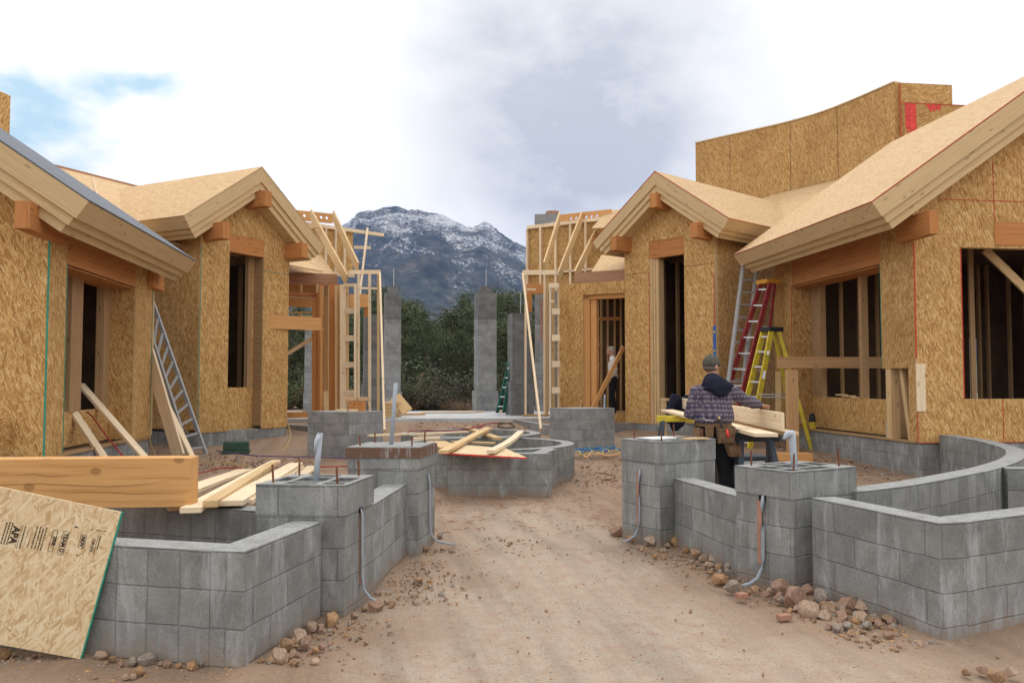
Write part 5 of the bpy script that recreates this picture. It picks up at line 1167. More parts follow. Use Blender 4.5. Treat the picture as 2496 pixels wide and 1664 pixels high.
# stuff on the ground of the right yard
q = gd(1900, 1110, 15.2); loose('timber_block', V((q.x-.05, q.y, .12)), V((q.x+.55, q.y-.1, .12)), .3, .22, 'fir_light', 'orange timber block lying at the foot of the temporary post', 'block')
q = gd(1802, 1095, 12.5); tb = thing('tool_crate', (q.x, q.y, .0), 'dark low tool crate on the dirt behind the right front pillar', 'crate')
b = MB(); b.box(q.x-.4, q.x+.35, q.y-.2, q.y+.2, .0, .40); b.build('body', 'black_plastic', tb, bevel=.01); b = MB(); b.box(q.x-.34, q.x+.3, q.y-.22, q.y-.2, .27, .36); b.build('tray', 'aluminium', tb); b = MB(); b.box(q.x-.42, q.x+.37, q.y-.21, q.y+.21, .401, .43); b.build('lid', 'blue_grey_plastic', tb)
q = gd(2226, 1052, 13.4); jar = thing('water_jug', V((X0+.12, 13.05, FB)), 'clear plastic jug standing in the low wall niche of the right house', 'jug')
b = MB(); etube(b, [V((X0+.10, 13.18, FB)), V((X0+.10, 13.18, FB+.26)), V((X0+.10, 13.18, FB+.34)), V((X0+.10, 13.18, FB+.36))], [.085, .085, .045, .04], (1, 0, 0)); b.build('body', 'plastic_film', jar)
b = MB(); etube(b, [V((X0+.10, 13.18, FB+.361)), V((X0+.10, 13.18, FB+.39))], [.03, .03], (1, 0, 0)); b.build('cap', 'blue_tool', jar)
jy2 = sz(1980, 1020, (X0+.14, 0), YX)[0]; lan = thing('lantern_bottle', (X0+.14, jy2, FB), 'small dark bottle with yellow base on the sill by the window', 'bottle')
b = MB(); etube(b, [V((X0+.14, jy2, FB)), V((X0+.14, jy2, FB+.13))], [.07, .07], (1, 0, 0)); b.build('base', 'yellow_fiber', lan); b = MB(); etube(b, [V((X0+.14, jy2, FB+.131)), V((X0+.14, jy2, FB+.26)), V((X0+.14, jy2, FB+.31))], [.065, .06, .03], (1, 0, 0)); b.build('body', 'black_plastic', lan)

# boards and sheet on the fountain
zf = .565
C4 = [gz(1079, 1103, zf+.015), gz(1284, 1114.5, zf+.015), gz(1232, 1093, zf+.03), gz(1150, 1085, zf+.04), gz(1105, 1084, zf+.04)]
n_ = V((0, 0, 1)); fs = thing('chipboard_offcut', (C4[0].x, C4[0].y, zf), 'triangular chipboard sheet with bright red edge lying on the fountain front', 'board')
b = MB(); O_ = C4[0]; e = (C4[1]-C4[0]).normalized(); w_ = (C4[3]-C4[0]); w_ = (w_-e*w_.dot(e)).normalized(); nn_ = e.cross(w_); nn_ = nn_ if nn_.z > 0 else -nn_
b.slab(O_, e, w_, [((p-O_).dot(e), (p-O_).dot(w_)) for p in C4], [], nn_, .018); b.build('panel', 'osb_fresh', fs)
b = MB(); b.bar(C4[0]-w_*.006-nn_*.009, C4[1]-w_*.006-nn_*.009, .01, .02, 0, up=nn_); b.build('painted_edge', 'red_bright', fs)
loose('board', gz(1080, 1101, .63), gz(1190, 1044, .68), .13, .045, 'lumber', 'straight board lying diagonally on the fountain over the chipboard', 'board', 'boards on the fountain', bevel=.002)
p_ = [gz(1196, 1100, .63), gz(1228, 1084, .63), gz(1252, 1068, .63), gz(1269, 1052, .63)]
b = MB(); sm = smooth_path([(q.x, q.y) for q in p_], 4); b.path_wall(sm, .11, .605, .65, 0, 0); tag(b.build('curved_board', ['lumber_pale'], None), 'pale board with a curved edge lying on the right of the fountain chipboard', 'board', 'boards on the fountain')
loose('board', gz(1140, 1043, .60), gz(1214, 1069, .60), .14, .045, 'lumber', 'board crossing under the diagonal one at the back of the fountain', 'board', 'boards on the fountain', bevel=.002)
loose('board', gz(898, 1061, .60), gz(1140, 1052, .60), .10, .03, 'lumber_pale', 'long thin lath reaching left from the fountain towards the pier', 'board', 'boards on the fountain', bevel=.002)
loose('board', gz(1008, 1069, .60), gz(1072, 1068, .60), .16, .04, 'lumber_pale', 'short pale board in the stack left of the fountain chipboard, topmost', 'board', 'boards on the fountain', bevel=.002)
loose('board', gz(1015, 1060, .56), gz(1075, 1058, .56), .16, .04, 'lumber_pale', 'short pale board second in the stack left of the fountain chipboard', 'board', 'boards on the fountain', bevel=.002)
loose('board', gz(1062, 1077, .585), gz(1098, 1092, .585), .30, .035, 'lumber', 'broad board end poking out between the brown pillar and the chipboard', 'board', 'boards on the fountain', bevel=.002)
loose('board', gz(1103, 1077, .60), gz(1205, 1080, .60), .12, .03, 'lumber', 'thin board lying behind the chipboard on the fountain ring', 'board', 'boards on the fountain', bevel=.002)
loose('board', gz(1390, 1129, .03), gz(1478, 1146, .03), .14, .045, 'lumber_pale', 'single pale board lying on the dirt right of the fountain', 'board', None)
# brick stack and scraps on the left pier, planks on the slab
q = gd(868, 985, 15.6); bs = thing('brick_stack', (q.x, q.y, .975), 'small stack of bricks and boxes on the left block pier', 'bricks')
b = MB()
for i in range(3):
    for j in range(3): b.box(q.x-.13+i*.105, q.x-.13+i*.105+.10, q.y-.1, q.y+.1, .978+.062*j, .978+.062*j+.058)
b.build('bricks', 'fir', bs)
b = MB(); b.box(q.x-.20, q.x+.03, q.y-.1, q.y+.1, 1.167, 1.25); b.build('carton', 'cardboard', bs); b = MB(); b.box(q.x+.04, q.x+.21, q.y-.1, q.y+.1, 1.167, 1.235); b.build('carton', 'cardboard', bs)
q = gd(858, 1000, 15.4); loose('board_scrap', V((q.x-.28, q.y-.02, .997)), V((q.x+.1, q.y-.1, .997)), .12, .035, 'lumber_pale', 'short board scrap on the front of the left block pier', 'offcut')
q = gd(957, 1005, 22.8); b = MB()
for j in range(5): b.fbox(V((q.x, q.y)), V((.98, -.15)), V((.15, .98)), -.14+.015*(j % 2), .16+.02*(j % 3), -.6, .6, .56+.085*j, .56+.085*j+.075)
tag(b.build('lumber_stack', 'lumber', None), 'end-on stack of short timbers on the left edge of the slab', 'lumber')
loose('trough_board', gd(963, 966, 22.9), gd(994, 1003, 22.6), .30, .04, 'lumber', 'wide board propped slanting on the slab beside the timber stack', 'board', up=(-.12, -.99, .5))
for (px, yy, d, l_) in ((985, 1003, 24, 1.2), (1090, 998, 25.5, 1.6), (1250, 1001, 26, 1.0), (1150, 999, 26, .8)):
    q = gd(px, yy, d); loose('board', V((q.x-l_/2, q.y, .58)), V((q.x+l_/2, q.y+.2, .58)), .2, .04, 'lumber_pale' if px > 1000 else 'fir_light', {985: 'orange board lying flat at the foot of the propped boards on the slab', 1090: 'pale board lying flat in the middle of the slab', 1250: 'pale board lying on the slab behind the green stepladder', 1150: 'short pale board on the slab left of the lone tall pillar'}[px], 'board', 'boards lying on the slab')
# green utility box
q = gd(576, 1100, 15.7); gb = thing('utility_box', (q.x, q.y, .1), 'dark green plastic utility box on the dirt before the left second gable', 'box')
b = MB(); b.fbox(V((q.x, q.y)), V((.99, .1)), V((-.1, .99)), -.24, .24, -.18, .18, .05, .25); b.build('base', 'box_green', gb, bevel=.01); b = MB(); b.fbox(V((q.x, q.y)), V((.99, .1)), V((-.1, .99)), -.225, .225, -.17, .17, .251, .40); b.build('lid', 'box_green', gb, bevel=.012)

# hoses and cords
def hose(pts, r, mat, lab, name='hose', gr='hoses and cords on the ground'):
    P_ = [V(p) for p in pts]; out = []
    for i in range(len(P_)-1):
        p0, p1, p2, p3 = P_[max(i-1, 0)], P_[i], P_[i+1], P_[min(i+2, len(P_)-1)]
        for k in range(6): s = k/6; out.append(.5*((2*p1)+(p2-p0)*s+(2*p0-5*p1+4*p2-p3)*s*s+(3*p1-p0-3*p2+p3)*s**3))
    out.append(P_[-1]); b = MB(); b.tube(out, r, 6); return tag(b.build(name, mat, None, smooth=True), lab, 'hose' if name == 'hose' else 'cord', gr)
G = lambda px, py, z=None: gz(px, py, z if z is not None else zg(0, gz(px, py, .1).y)+.02)
hose([gd(204, 999, 12.9), gd(225, 1015, 12.6), gd(258, 1060, 12.2), gd(300, 1112, 11.8), gz(330, 1160, .03), gz(400, 1165, .02), G(488, 1152), G(540, 1140), G(590, 1141)], .012, 'hose_red', 'red air hose running from the left window opening over the boards')
hose([G(780, 1137), G(840, 1136), G(905, 1138)], .012, 'hose_red', 'short run of red hose left of the brown-capped pillar')
hose([G(528, 1098), G(600, 1108), G(680, 1112), G(760, 1113), G(850, 1117)], .01, 'cord_purple', 'dark purple cord across the dirt from the utility box', 'power_cord')
hose([G(470, 1125), G(540, 1127), G(600, 1134)], .008, 'cord_yellow', 'yellow cord on the dirt behind the big beam end', 'power_cord')
hose([gd(372, 880, 14.6), gd(369, 1000, 14.5), gd(366, 1070, 14.5), gd(380, 1112, 14.3)], .007, 'cord_yellow', 'yellow cord hanging beside the left pillar and ladder', 'power_cord')
hose([G(960, 1006, .56), G(1030, 1016, .50), G(1052, 1028, .33), G(1090, 1040, .28), G(1140, 1044, .62), G(1190, 1032, .62), G(1225, 1030, .42)], .014, 'hose_red', 'dark red hose looping from the slab across the fountain')
hose([G(985, 1058, .5), G(1000, 1051, .57), G(1040, 1048, .57), G(1130, 1050, .58), G(1180, 1038, .58)], .012, 'hose_red', 'bright red hose lying along the back of the fountain boards')
hose([G(1060, 1020, .48), G(1085, 1035, .30), G(1120, 1042, .28), G(1150, 1047, .6)], .010, 'steel', 'grey hose crossing the dirt behind the fountain')
hose([G(1210, 1030), G(1240, 1032), G(1255, 1040), G(1225, 1043), G(1215, 1034), G(1250, 1030)], .014, 'rubber', 'tangle of dark cord on the dirt behind the fountain', 'power_cord')
rnd = random.Random(9)
for mt, lab_, y0 in (('hose_blue', 'bright blue hose bundle between the fountain and the right pier', 1098), ('hose_teal', 'teal hose bundle between the fountain and the right pier', 1096), ('hose_teal', 'second teal hose nearest the right pillar', 1101), ('cord_orange', 'pale orange cord loops in front of the blue hoses', 1110), ('cord_yellow', 'yellow-green cord among the blue hoses', 1104)):
    pts = []; 
    for k in range(14): pts.append(G(1392+k*9+rnd.uniform(-6, 6)+(30 if 'orange' in mt else 0), y0+rnd.uniform(-5, 5)-k*.35))
    hose(pts, .014, mt, lab_)
hose([G(1640-190, 1150), G(1480, 1155), G(1500, 1160), G(1490, 1167), G(1465, 1168), G(1505, 1172)], .008, 'rust', 'thin rusty wire loops on the dirt left of the right rear pillar', 'wire')
hose([gd(703, 1036, 16.5), gd(708, 1060, 16.2), gd(700, 1085, 15.8), gd(688, 1098, 15.6)], .008, 'cord_yellow', 'pale cord hanging off the corner of the left second gable', 'power_cord')
# ================================================================== people
def hand(b, wrist, direction, palm_n, curl=.5, sc=1.0):
    d = V(direction).normalized(); n = V(palm_n); n = (n-d*n.dot(d)).normalized(); sd = d.cross(n)
    etube(b, [wrist-d*.02, wrist+d*.03*sc, wrist+d*.085*sc], [(.028, .02), (.040, .017), (.038, .014)], sd)
    for i, (o_, ln) in enumerate(((-.028, .072), (-.010, .080), (.010, .076), (.027, .060))):
        p = wrist+d*.08*sc+sd*o_; q = p+d*ln*.5+n*ln*.25*curl; r_ = q+(d*(1-curl*.6)+n*curl).normalized()*ln*.5; b.tube([p, q, r_], [.0095, .0088, .0075], 7)
    p = wrist+d*.025+sd*-.03; q = p+(d*.6-sd*.7).normalized()*.045; r_ = q+(d*.9-sd*.2+n*.3).normalized()*.035; b.tube([p, q, r_], [.012, .011, .008], 7)
def person(P0, Rv, Fv, z0, J, look, label, shirt, pants, S):
    "Rv = sideways, Fv = forward; J = joints (side, fwd, up)"
    root = thing('person', (P0.x, P0.y, z0), label, 'person')
    W_ = lambda a: V((P0.x, P0.y, z0))+Rv*a[0]+Fv*a[1]+V((0, 0, a[2]))
    j = {k: W_(v) for k, v in J.items()}
    body = MB(); k_ = S.get('k', 1.0)
    etube(body, [j['pelvis']-V((0, 0, .06)), j['pelvis'], j['waist'], j['chest'], j['neck']-V((0, 0, .06)), j['neck']], [(.12, .09), (.155, .10), (.13, .095), (.155, .10), (.13, .08), (.055, .055)], Rv)
    L = V(look).normalized(); Sd = L.cross(V((0, 0, 1))).normalized(); hc = j['head']
    etube(body, [j['neck']-V((0, 0, .02)), j['neck']+V((0, 0, .05)), hc-V((0, 0, .05))], [.058, .054, .055], Rv)
    ell(body, hc+V((0, 0, .02)), .076, .095, .105, Sd, L); ell(body, hc+L*.035-V((0, 0, .06)), .052, .055, .055, Sd, L)
    ell(body, hc+L*.103-V((0, 0, .01)), .013, .018, .022, Sd, L); ell(body, hc+L*.09-V((0, 0, .065)), .024, .012, .010, Sd, L)
    for s in (-1, 1): ell(body, hc+Sd*(.079*s)-L*.005, .010, .02, .032, Sd, L); ell(body, hc+L*.088+Sd*(.03*s)+V((0, 0, .022)), .012, .006, .006, Sd, L)
    for s in ('l', 'r'):
        etube(body, [j['sh'+s], j['el'+s], j['wr'+s]], [.048, .038, .027], Rv)
        etube(body, [j['hip'+s], j['hip'+s].lerp(j['kn'+s], .4), j['kn'+s], j['kn'+s].lerp(j['an'+s], .35), j['an'+s]], [.085, .078, .054, .055, .038], Rv)
        hand(body, j['wr'+s], (j['hd'+s]-j['wr'+s]), S['palm'+s], S.get('curl', .5))
    o = remesh(body.build('body', 'skin', root), .007, 2)
    # eyes as small dark inlays
    for s in (-1, 1):
        b = MB(); ell(b, hc+L*.093+Sd*(.03*s)+V((0, 0, .02)), .008, .005, .006, Sd, L, n=6); b.build('eye', 'ink', root, smooth=True)
    b = MB(); T = S['torso']; etube(b, [W_(t_[0]) for t_ in T], [t_[1] for t_ in T], Rv, 16)
    for s in ('l', 'r'):
        m_ = j['sh'+s].lerp(j['el'+s], .5); etube(b, [j['chest'].lerp(j['sh'+s], .45)+V((0, 0, .03)), j['sh'+s], m_, j['el'+s], j['el'+s].lerp(j['wr'+s], .5), j['wr'+s].lerp(j['el'+s], .06)], [tuple(q*S['slv'] for q in (.06, .06)), .070*S['slv'], .066*S['slv'], .062*S['slv'], .058*S['slv'], .040*S['slv']], Rv)
    for s in ('l', 'r'): ell(b, j['sh'+s]+V((0, 0, -.005)), .078*S['slv'], .074*S['slv'], .070*S['slv'], Rv, Fv)
    ob = remesh(b.build('shirt', shirt, root), .011, 3)
    tx = bpy.data.textures.new('folds', 'CLOUDS'); tx.noise_scale = .09; dm = ob.modifiers.new('folds', 'DISPLACE'); dm.texture = tx; dm.strength = S.get('fold', .02); dm.mid_level = .5
    b = MB(); etube(b, [j['waist'], j['pelvis'], j['pelvis']-V((0, 0, .10))], [(.155, .115), (.175, .125), (.15, .115)], Rv)
    for s in ('l', 'r'): etube(b, [j['hip'+s]+V((0, 0, .06)), j['hip'+s].lerp(j['kn'+s], .5), j['kn'+s], j['kn'+s].lerp(j['an'+s], .5), j['an'+s]+V((0, 0, -.03))], [.105, .095, .078, .072, .07], Rv)
    remesh(b.build('trousers', pants, root), .012, 3)
    for s in ('l', 'r'):
        b = MB(); a = j['an'+s]; etube(b, [a+V((0, 0, .02))-Fv*.02, a-V((0, 0, .05))-Fv*.02, a-V((0, 0, .07))+Fv*.08, a-V((0, 0, .075))+Fv*.19], [(.05, .05), (.05, .045), (.048, .032), (.038, .022)], Rv); remesh(b.build('shoe', 'leather' if shirt == 'plaid' else 'black_cloth', root), .01, 2)
    return root, W_, j, L, Sd
Rv = V((RGT.x, RGT.y, 0)).normalized(); Fv = V((HF.x, HF.y, 0)).normalized()
P0 = gd(1738, 928, 9.2)
J = dict(pelvis=(0, 0, .98), waist=(0, .01, 1.14), chest=(.01, .04, 1.355), neck=(.0, .05, 1.525), head=(.0, .07, 1.695),
         shl=(-.170, .01, 1.425), ell=(-.262, .0, 1.17), wrl=(-.10, .27, 1.17), hdl=(-.03, .34, 1.18),
         shr=(.175, .01, 1.435), elr=(.40, .10, 1.315), wrr=(.60, .26, 1.265), hdr=(.68, .33, 1.25),
         hipl=(-.09, 0, .93), knl=(-.12, .03, .50), anl=(-.13, 0, .09), hipr=(.09, 0, .93), knr=(.13, .02, .50), anr=(.16, -.02, .09))
look = (Fv*.55+Rv*.8)
S = dict(palml=-V((0, 0, 1)), palmr=-V((0, 0, 1)), slv=1.12, fold=.03, curl=.45,
         torso=[((.0, .0, 1.07), (.175, .13)), ((.0, -.005, 1.10), (.215, .155)), ((.0, -.01, 1.16), (.222, .165)), ((0, -.005, 1.28), (.200, .150)), ((0, .0, 1.39), (.205, .14)), ((0, .01, 1.465), (.150, .112)), ((0, .02, 1.54), (.085, .08))])
wk, W_, j, L, Sd = person(P0, Rv, Fv, 0.0, J, look, 'worker seen from behind in plaid shirt, navy hood, cap and tool belt, reaching right', 'plaid', 'black_cloth', S)
b = MB(); etube(b, [W_((-.01, .03, 1.585)), W_((-.01, .0, 1.545)), W_((.0, -.02, 1.50))], [(.080, .08), (.112, .10), (.145, .105)], Rv)
etube(b, [W_((-.03, -.05, 1.585)), W_((-.01, -.095, 1.54)), W_((.03, -.135, 1.465)), W_((.02, -.150, 1.40)), W_((-.0, -.150, 1.375))], [(.07, .035), (.125, .05), (.185, .045), (.10, .035), (.03, .02)], (Rv*1+V((0, 0, -.22))))
remesh(b.build('hood', 'navy_cloth', wk), .01, 3)
hc = j['head']; b = MB(); ell(b, hc+V((0, 0, .035)), .088, .108, .105, Sd, L)
o = b.build('cap', 'cap_cloth', wk, smooth=True)
for v_ in o.data.vertices:
    lim = (hc.z+.005)-WL[wk].z
    if v_.co.z < lim: v_.co.z = lim
b = MB(); ell(b, hc+L*.125+V((0, 0, .022)), .075, .07, .008, Sd, L); b.build('cap_brim', 'cap_cloth', o, smooth=True)
b = MB(); ell(b, hc+V((0, 0, .142)), .010, .010, .006, Sd, L); b.build('cap_button', 'cap_cloth', o, smooth=True)
b = MB(); ell(b, hc-L*.012-V((0, 0, .008)), .078, .093, .055, Sd, L); b.build('hair', 'hair_dark', wk, smooth=True)
# tool belt and pouches
b = MB(); n_ = 22
for (z_a, z_b) in ((1.045, 1.105),):
    ra, rb_ = .198, .150
    for k in range(n_):
        a0, a1 = 2*math.pi*k/n_, 2*math.pi*(k+1)/n_
        p = lambda a, z, s=1.0: W_((math.cos(a)*ra*s, math.sin(a)*rb_*s, z))
        b.hexa([p(a0, z_a), p(a1, z_a), p(a1, z_a, .94), p(a0, z_a, .94), p(a0, z_b), p(a1, z_b), p(a1, z_b, .94), p(a0, z_b, .94)])
belt = b.build('tool_belt', 'leather', wk)
def pouch(c, w_, h_, d_, tw=0.0, lean=0.0):
    b = MB(); c = W_(c); r2 = (Rv*math.cos(tw)+Fv*math.sin(tw)); f2 = (Fv*math.cos(tw)-Rv*math.sin(tw)); u2 = (V((0, 0, 1))+r2*lean).normalized()
    q = lambda a, f_, u: c+r2*a+f2*f_+u2*u
    t_ = .012; w2 = w_/2; d2 = d_/2
    for (a0, a1, f0, f1, z0_, z1_) in ((-w2, w2, -d2, -d2+t_, -h_/2, h_/2-.03), (-w2, w2, d2-t_, d2, -h_/2, h_/2), (-w2, -w2+t_, -d2+t_, d2-t_, -h_/2, h_/2-.012), (w2-t_, w2, -d2+t_, d2-t_, -h_/2, h_/2-.012), (-w2+t_, w2-t_, -d2+t_, d2-t_, -h_/2, -h_/2+t_)):
        s0 = .86; 
        pt = lambda a, f_, z: q(a*(s0 if z < 0 else 1.05), f_*(s0 if z < 0 else 1.15), z)
        b.hexa([pt(a0, f0, z0_), pt(a1, f0, z0_), pt(a1, f1, z0_), pt(a0, f1, z0_), pt(a0, f0, z1_), pt(a1, f0, z1_), pt(a1, f1, z1_), pt(a0, f1, z1_)])
    return b.build('pouch', 'leather', belt, bevel=.006)
pouch((.085, -.185, .965), .19, .19, .09, .1); pouch((.165, -.20, .80), .15, .15, .075, .25, -.25); pouch((-.185, -.06, .93), .10, .24, .09, .9, .35); pouch((-.085, -.165, .99), .09, .12, .045, -.2)
b = MB(); b.tube([W_((.02, -.19, 1.13)), W_((.035, -.20, 1.06)), W_((.065, -.215, .97))], [.013, .012, .013], 8); b.build('tool_handle', 'black_plastic', belt, smooth=True); b = MB(); b.tube([W_((.01, -.185, 1.155)), W_((.02, -.19, 1.13))], [.012, .014], 8); b.build('hammer_grip_end', 'lumber', belt)
b = MB(); b.tube([W_((.085, -.235, 1.02)), W_((.098, -.238, .955)), W_((.10, -.238, .935))], [.014, .015, .011], 8); b.build('knife_handle', 'knife_red', belt, smooth=True)
b = MB(); b.tube([W_((-.15, -.155, 1.145)), W_((-.12, -.16, 1.115)), W_((-.04, -.17, 1.105))], .006, 6); b.tube([W_((-.14, -.155, 1.125)), W_((-.11, -.16, 1.10))], .005, 6); b.build('belt_clip', 'steel', belt)

# second person in the bay doorway, seen in profile
P0 = gd(1494, 928, 21.4); Rv2 = -Fv; Fv2 = (-Rv+Fv*.1).normalized(); Rv2 = V((Fv2.y, -Fv2.x, 0))
J = dict(pelvis=(0, 0, .92), waist=(0, .0, 1.06), chest=(0, .0, 1.26), neck=(0, .02, 1.42), head=(0, .055, 1.585),
         shl=(-.165, 0, 1.36), ell=(-.20, -.06, 1.10), wrl=(-.17, .06, .90), hdl=(-.16, .10, .80),
         shr=(.165, 0, 1.36), elr=(.20, -.05, 1.10), wrr=(.17, .06, .90), hdr=(.16, .10, .80),
         hipl=(-.085, 0, .88), knl=(-.09, .03, .47), anl=(-.09, -.02, .08), hipr=(.085, 0, .88), knr=(.09, .03, .47), anr=(.09, .0, .08))
S = dict(palml=Rv2, palmr=-Rv2, slv=1.05, fold=.015, torso=[((0, 0, .88), (.165, .125)), ((0, 0, .94), (.175, .13)), ((0, 0, 1.08), (.15, .115)), ((0, .0, 1.24), (.17, .12)), ((0, 0, 1.36), (.15, .09)), ((0, .02, 1.46), (.062, .062))])
z0 = .72
w2, W2, j, L, Sd = person(P0, Rv2, Fv2, z0, J, Fv2, 'grey-haired person in white top and black trousers standing in the bay doorway', 'white_cloth', 'black_cloth', S)
hc = j['head']; b = MB(); ell(b, hc-L*.022+V((0, 0, .035)), .088, .10, .10, Sd, L); ell(b, hc-L*.06-V((0, 0, .03)), .07, .05, .07, Sd, L); ell(b, hc+L*.05+V((0, 0, .095)), .06, .05, .03, Sd, L)
remesh(b.build('hair', 'hair_grey', w2), .009, 1)
b = MB(); q = P0; b.box(q.x-.9, q.x+1.2, q.y-.45, q.y+1.6, .5, .715); b.build('floor_deck', 'osb', rh)

# ================================================================== rocks, pebbles and chips
rmats = []
for i, c_ in enumerate(((.36, .225, .135), (.41, .29, .21), (.35, .22, .16), (.32, .265, .22), (.42, .25, .13))):
    m, t = new_mat('rock_%s' % 'abcde'[i]); o_ = objn(t); n_ = t.noise(o_, 9, 5, .65); n2 = t.noise(o_, 70, 3, .7)
    col = t.mix(1.0, t.ramp(n_, [(.3, tuple(q*.6 for q in c_)), (.55, c_), (.75, tuple(min(1, q*1.45) for q in c_))]), t.ramp(n2, [(.3, .75), (.7, 1.2)]), 'MULTIPLY')
    finish(t, col, .92, t.math('ADD', n_, t.math('MULTIPLY', n2, .4)), .6, .01); rmats.append('rock_%s' % 'abcde'[i])
protoR = []
for i in range(8):
    rnd = random.Random(40+i); bm = bmesh.new(); bmesh.ops.create_icosphere(bm, subdivisions=3, radius=.5)
    cuts = [(V((rnd.gauss(0, 1), rnd.gauss(0, 1), rnd.gauss(0, 1))).normalized(), rnd.uniform(.24, .40)) for _ in range(15)]
    for v_ in bm.verts:
        for n_, dd in cuts:
            e = v_.co.dot(n_)-dd
            if e > 0: v_.co -= n_*e
        v_.co += v_.normal*noise.noise(v_.co*5+V((i, 0, 0)))*.02
        v_.co.z *= .78
    me = bpy.data.meshes.new('rock'); bm.to_mesh(me); bm.free(); me.materials.append(MATS[rmats[i % 5]])
    me.set_sharp_from_angle(angle=R(22))
    protoR.append(me)
rk = random.Random(12)
def rock(px, py, wpx, lab, gr, sc=1.0):
    q = gz(px, py+wpx*.28, .0); d = (q-EYE).dot(HF); w_ = wpx/2024*d*1.24*sc
    o = bpy.data.objects.new('rock', protoR[rk.randrange(8)]); COL.objects.link(o); o.location = (q.x, q.y+w_*.25, zg(q.x, q.y)+w_*.20); o.scale = (w_, w_*rk.uniform(.75, 1), w_*rk.uniform(.85, 1.15)); o.rotation_euler = (rk.uniform(-.3, .3), rk.uniform(-.3, .3), rk.uniform(0, 6.28)); tag(o, lab, 'rock', gr)
for (x, y, w_) in ((1030, 980, 115), (1120, 1035, 150), (1185, 985, 75), (1255, 1035, 105), (1270, 1070, 60), (1335, 1080, 70), (1405, 1070, 105), (1500, 1075, 115), (1205, 1105, 120), (1280, 1130, 95), (1375, 1130, 90), (1475, 1140, 100), (1590, 1110, 60), (1625, 1145, 75), (1565, 1180, 60), (1400, 1190, 75), (1335, 1200, 60), (1290, 1185, 50), (1500, 1185, 60), (1640, 1195, 50), (1620, 1235, 60), (1480, 1215, 40), (1410, 1220, 45), (1550, 1230, 40), (1205, 1155, 35), (1725, 1175, 40), (1120, 1090, 50), (950, 1010, 50), (1540, 1140, 60), (1440, 1160, 55), (1350, 1155, 50), (1310, 1095, 55), (1160, 1075, 50), (1690, 1215, 30)):
    rock(1450+x/2.2486, 1000+y/2.2486, w_/2.2486, 'tan and pink rocks heaped at the base of the right front planter', 'rocks heaped by the right planter')
for (x, y, w_) in ((125, 665, 85), (315, 715, 75), (445, 722, 65), (205, 705, 50), (400, 740, 40), (560, 790, 70), (600, 810, 60), (665, 815, 70), (625, 850, 55), (680, 860, 45), (735, 865, 55), (740, 890, 50), (700, 930, 90), (760, 975, 90), (335, 800, 35), (500, 765, 45), (580, 760, 50), (540, 760, 40), (690, 890, 40), (640, 890, 40), (850, 1000, 40), (880, 985, 50)):
    rock(1450+x/2.2486, 1000+y/2.2486, w_/2.2486, 'tan rocks strewn along the foot of the right pillars and low wall', 'rocks strewn along the right pillars')
for (x, y, w_) in ((2100, 1170, 110), (1990, 1215, 80), (1895, 1275, 110), (1825, 1340, 120), (1940, 1330, 70), (2050, 1345, 50), (2010, 1360, 45), (1790, 1400, 130), (1720, 1430, 70), (1870, 1440, 70), (1660, 1430, 50), (915, 1435, 110), (840, 1440, 70), (1020, 1445, 40), (1060, 1455, 60), (1140, 1460, 50), (1215, 1460, 80), (1345, 1435, 45), (1275, 1450, 40), (620, 1400, 90), (710, 1420, 60), (1480, 1440, 50), (1960, 1290, 60), (1840, 1400, 60), (770, 1450, 40), (2250, 1140, 50)):
    rock(x/2.613, 1064+y/2.613, w_/2.613, 'tan rocks strewn along the foot of the near left planter', 'rocks strewn by the left planter')
for (x, y, w_) in ((880, 1500, 90), (850, 1530, 45), (30, 1385, 80), (800, 1535, 50)):
    rock(x/2.613, 1064+y/2.613, w_/2.613, 'pinkish stones on the dirt at the bottom left of the picture', 'stones at the bottom left')
for (x, y, w_) in ((1080, 990, 85), (1045, 1035, 60), (1150, 1045, 50), (960, 1440, 130), (870, 1450, 60), (1370, 975, 60), (790, 1505, 60), (1090, 1420, 70), (1500, 970, 50), (1480, 870, 60), (1440, 985, 40), (1030, 1110, 60)):
    rock(620+x/3.2667, 1040+y/3.2667, w_/3.2667, 'tan rocks at the feet of the two left pillars', 'rocks at the left pillars')
for k_ in range(34):
    f_ = rk.random(); rock(1450+(960+f_*740)/2.2486, 1000+(1010+f_*215+rk.gauss(0, 28))/2.2486, rk.uniform(28, 62)/2.2486, 'tan and pink rocks heaped at the base of the right front planter', 'rocks heaped by the right planter')
for k_ in range(22):
    f_ = rk.random(); rock((1650+f_*420)/2.613, 1064+(1455-f_*250+rk.gauss(0, 20))/2.613, rk.uniform(28, 60)/2.613, 'tan rocks strewn along the foot of the near left planter', 'rocks strewn by the left planter')
rock(1022, 1413, 27, 'single reddish rock lying alone on the left of the path', None)
q = gz(1700, 1505, .0); q2 = gz(1912, 1504, 0)
loose('brick_piece', gz(1898, 1505, .02), gz(1925, 1501, .02), .05, .035, 'clay', 'broken orange brick piece on the dirt before the rock heap', 'brick')
loose('brick_piece', gz(1797, 1452, .02), gz(1818, 1449, .02), .06, .035, 'clay', 'orange clay chip beside the rocks below the right pillar pipe', 'brick')
for (px, py, w_) in ((2440, 1650, 45), (2400, 1635, 30), (2475, 1640, 35), (2360, 1640, 25)): rock(px, py, w_, 'greyish stones in the bottom right corner of the picture', 'stones at the bottom right')
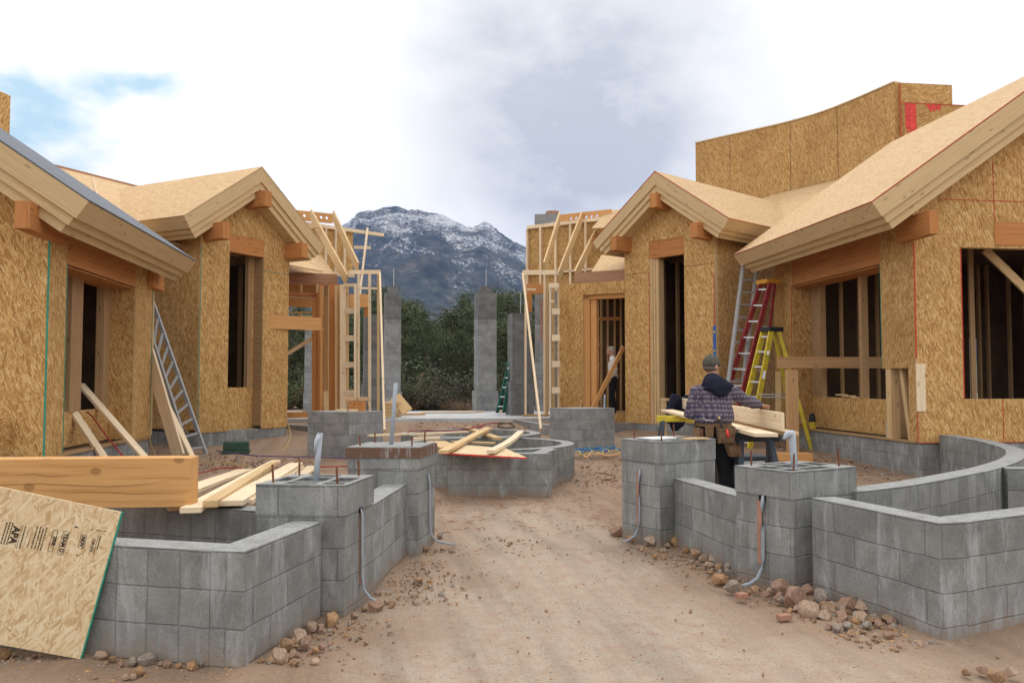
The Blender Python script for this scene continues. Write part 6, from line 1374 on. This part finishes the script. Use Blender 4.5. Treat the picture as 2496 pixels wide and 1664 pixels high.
# pebbles: countless, one object
pb_ = MB(); rnd = random.Random(77); ico = bmesh.new(); bmesh.ops.create_icosphere(ico, subdivisions=1, radius=.5); iv = [v_.co.copy() for v_ in ico.verts]; if_ = [[v_.index for v_ in f.verts] for f in ico.faces]; ico.free()
vs, fs_, mi = [], [], []
def pebble(x, y, s):
    R_ = Matrix.Rotation(rnd.uniform(0, 6.3), 3, V((rnd.gauss(0, 1), rnd.gauss(0, 1), rnd.gauss(0, 1))).normalized()); sc = V((s, s*rnd.uniform(.6, 1), s*rnd.uniform(.4, .7))); k = len(vs)
    for v_ in iv:
        q = V((v_.x*sc.x, v_.y*sc.y, v_.z*sc.z))*rnd.uniform(.85, 1.15); q = R_ @ q; vs.append((q.x+x, q.y+y, q.z+zg(x, y)-.01+s*.12))
    m_ = rnd.randrange(5)
    for f in if_: fs_.append([k+i for i in f]); mi.append(m_)
def scatter(x0, y0, x1, y1, n, spread, s0, s1):
    for _ in range(n):
        s = rnd.random(); o_ = rnd.gauss(0, spread); dx_, dy_ = x1-x0, y1-y0; l_ = math.hypot(dx_, dy_); pebble(x0+dx_*s-dy_/l_*o_, y0+dy_*s+dx_/l_*o_, rnd.uniform(s0, s1)*(1 if rnd.random() < .9 else 1.8))
for _ in range(3200): pebble(rnd.uniform(-4, 5), rnd.uniform(2.2, 11.5), abs(rnd.gauss(0, .009))+.004)
scatter(-.80, 4.55, -.25, 5.6, 220, .14, .01, .035); scatter(-2.5, 5.1, -.9, 4.5, 260, .13, .01, .035); scatter(-.1, 5.9, .4, 7.6, 380, .22, .01, .035); scatter(.4, 7.5, .9, 8.3, 160, .3, .01, .03)
scatter(2.15, 7.7, 2.9, 5.6, 380, .20, .01, .035); scatter(2.75, 5.5, 3.05, 4.6, 420, .17, .012, .05); scatter(3.2, 4.6, 4.3, 4.9, 160, .18, .01, .03); scatter(.3, 10.9, 3.0, 11.6, 260, .25, .01, .03)
scatter(2.6, 12, 4.5, 14.5, 420, .6, .015, .045); scatter(-4, 14.8, -1.5, 14.5, 520, .45, .02, .06); scatter(7.6, 12.2, 7.7, 17, 200, .25, .02, .06); scatter(6.2, 10.5, 7.8, 12, 160, .4, .02, .05); scatter(0, 20.5, 3.5, 20.5, 260, .6, .02, .05)
me = bpy.data.meshes.new('pebbles'); me.from_pydata(vs, [], fs_)
for mn in rmats: me.materials.append(MATS[mn])
for p, k in zip(me.polygons, mi): p.material_index = k
o = bpy.data.objects.new('pebbles', me); COL.objects.link(o); tag(o, kind='stuff')
# wood chips and splinters on the dirt: countless, one object
vs, fs_ = [], []
for _ in range(800):
    if rnd.random() < .5: x, y = rnd.uniform(1.5, 5), rnd.uniform(11.2, 16)
    elif rnd.random() < .5: x, y = rnd.uniform(-4.2, 0), rnd.uniform(8, 15)
    else: x, y = rnd.uniform(-.2, 2.4), rnd.uniform(8.5, 11)
    a = rnd.uniform(0, 3.14); l_ = rnd.uniform(.01, .05); w_ = rnd.uniform(.003, .008); z = zg(x, y)+.006; k = len(vs); c_, s_ = math.cos(a), math.sin(a)
    for (u, v_, h_) in ((-l_, -w_, 0), (l_, -w_, 0), (l_, w_, 0), (-l_, w_, 0), (-l_, -w_, .006), (l_, -w_, .006), (l_, w_, .006), (-l_, w_, .006)): vs.append((x+u*c_-v_*s_, y+u*s_+v_*c_, z+h_))
    for f in ((3, 2, 1, 0), (4, 5, 6, 7), (0, 1, 5, 4), (1, 2, 6, 5), (2, 3, 7, 6), (3, 0, 4, 7)): fs_.append([k+i for i in f])
me = bpy.data.meshes.new('wood_chips'); me.from_pydata(vs, [], fs_); me.materials.append(MATS['rim_wood']); o = bpy.data.objects.new('wood_chips', me); COL.objects.link(o); tag(o, kind='stuff')
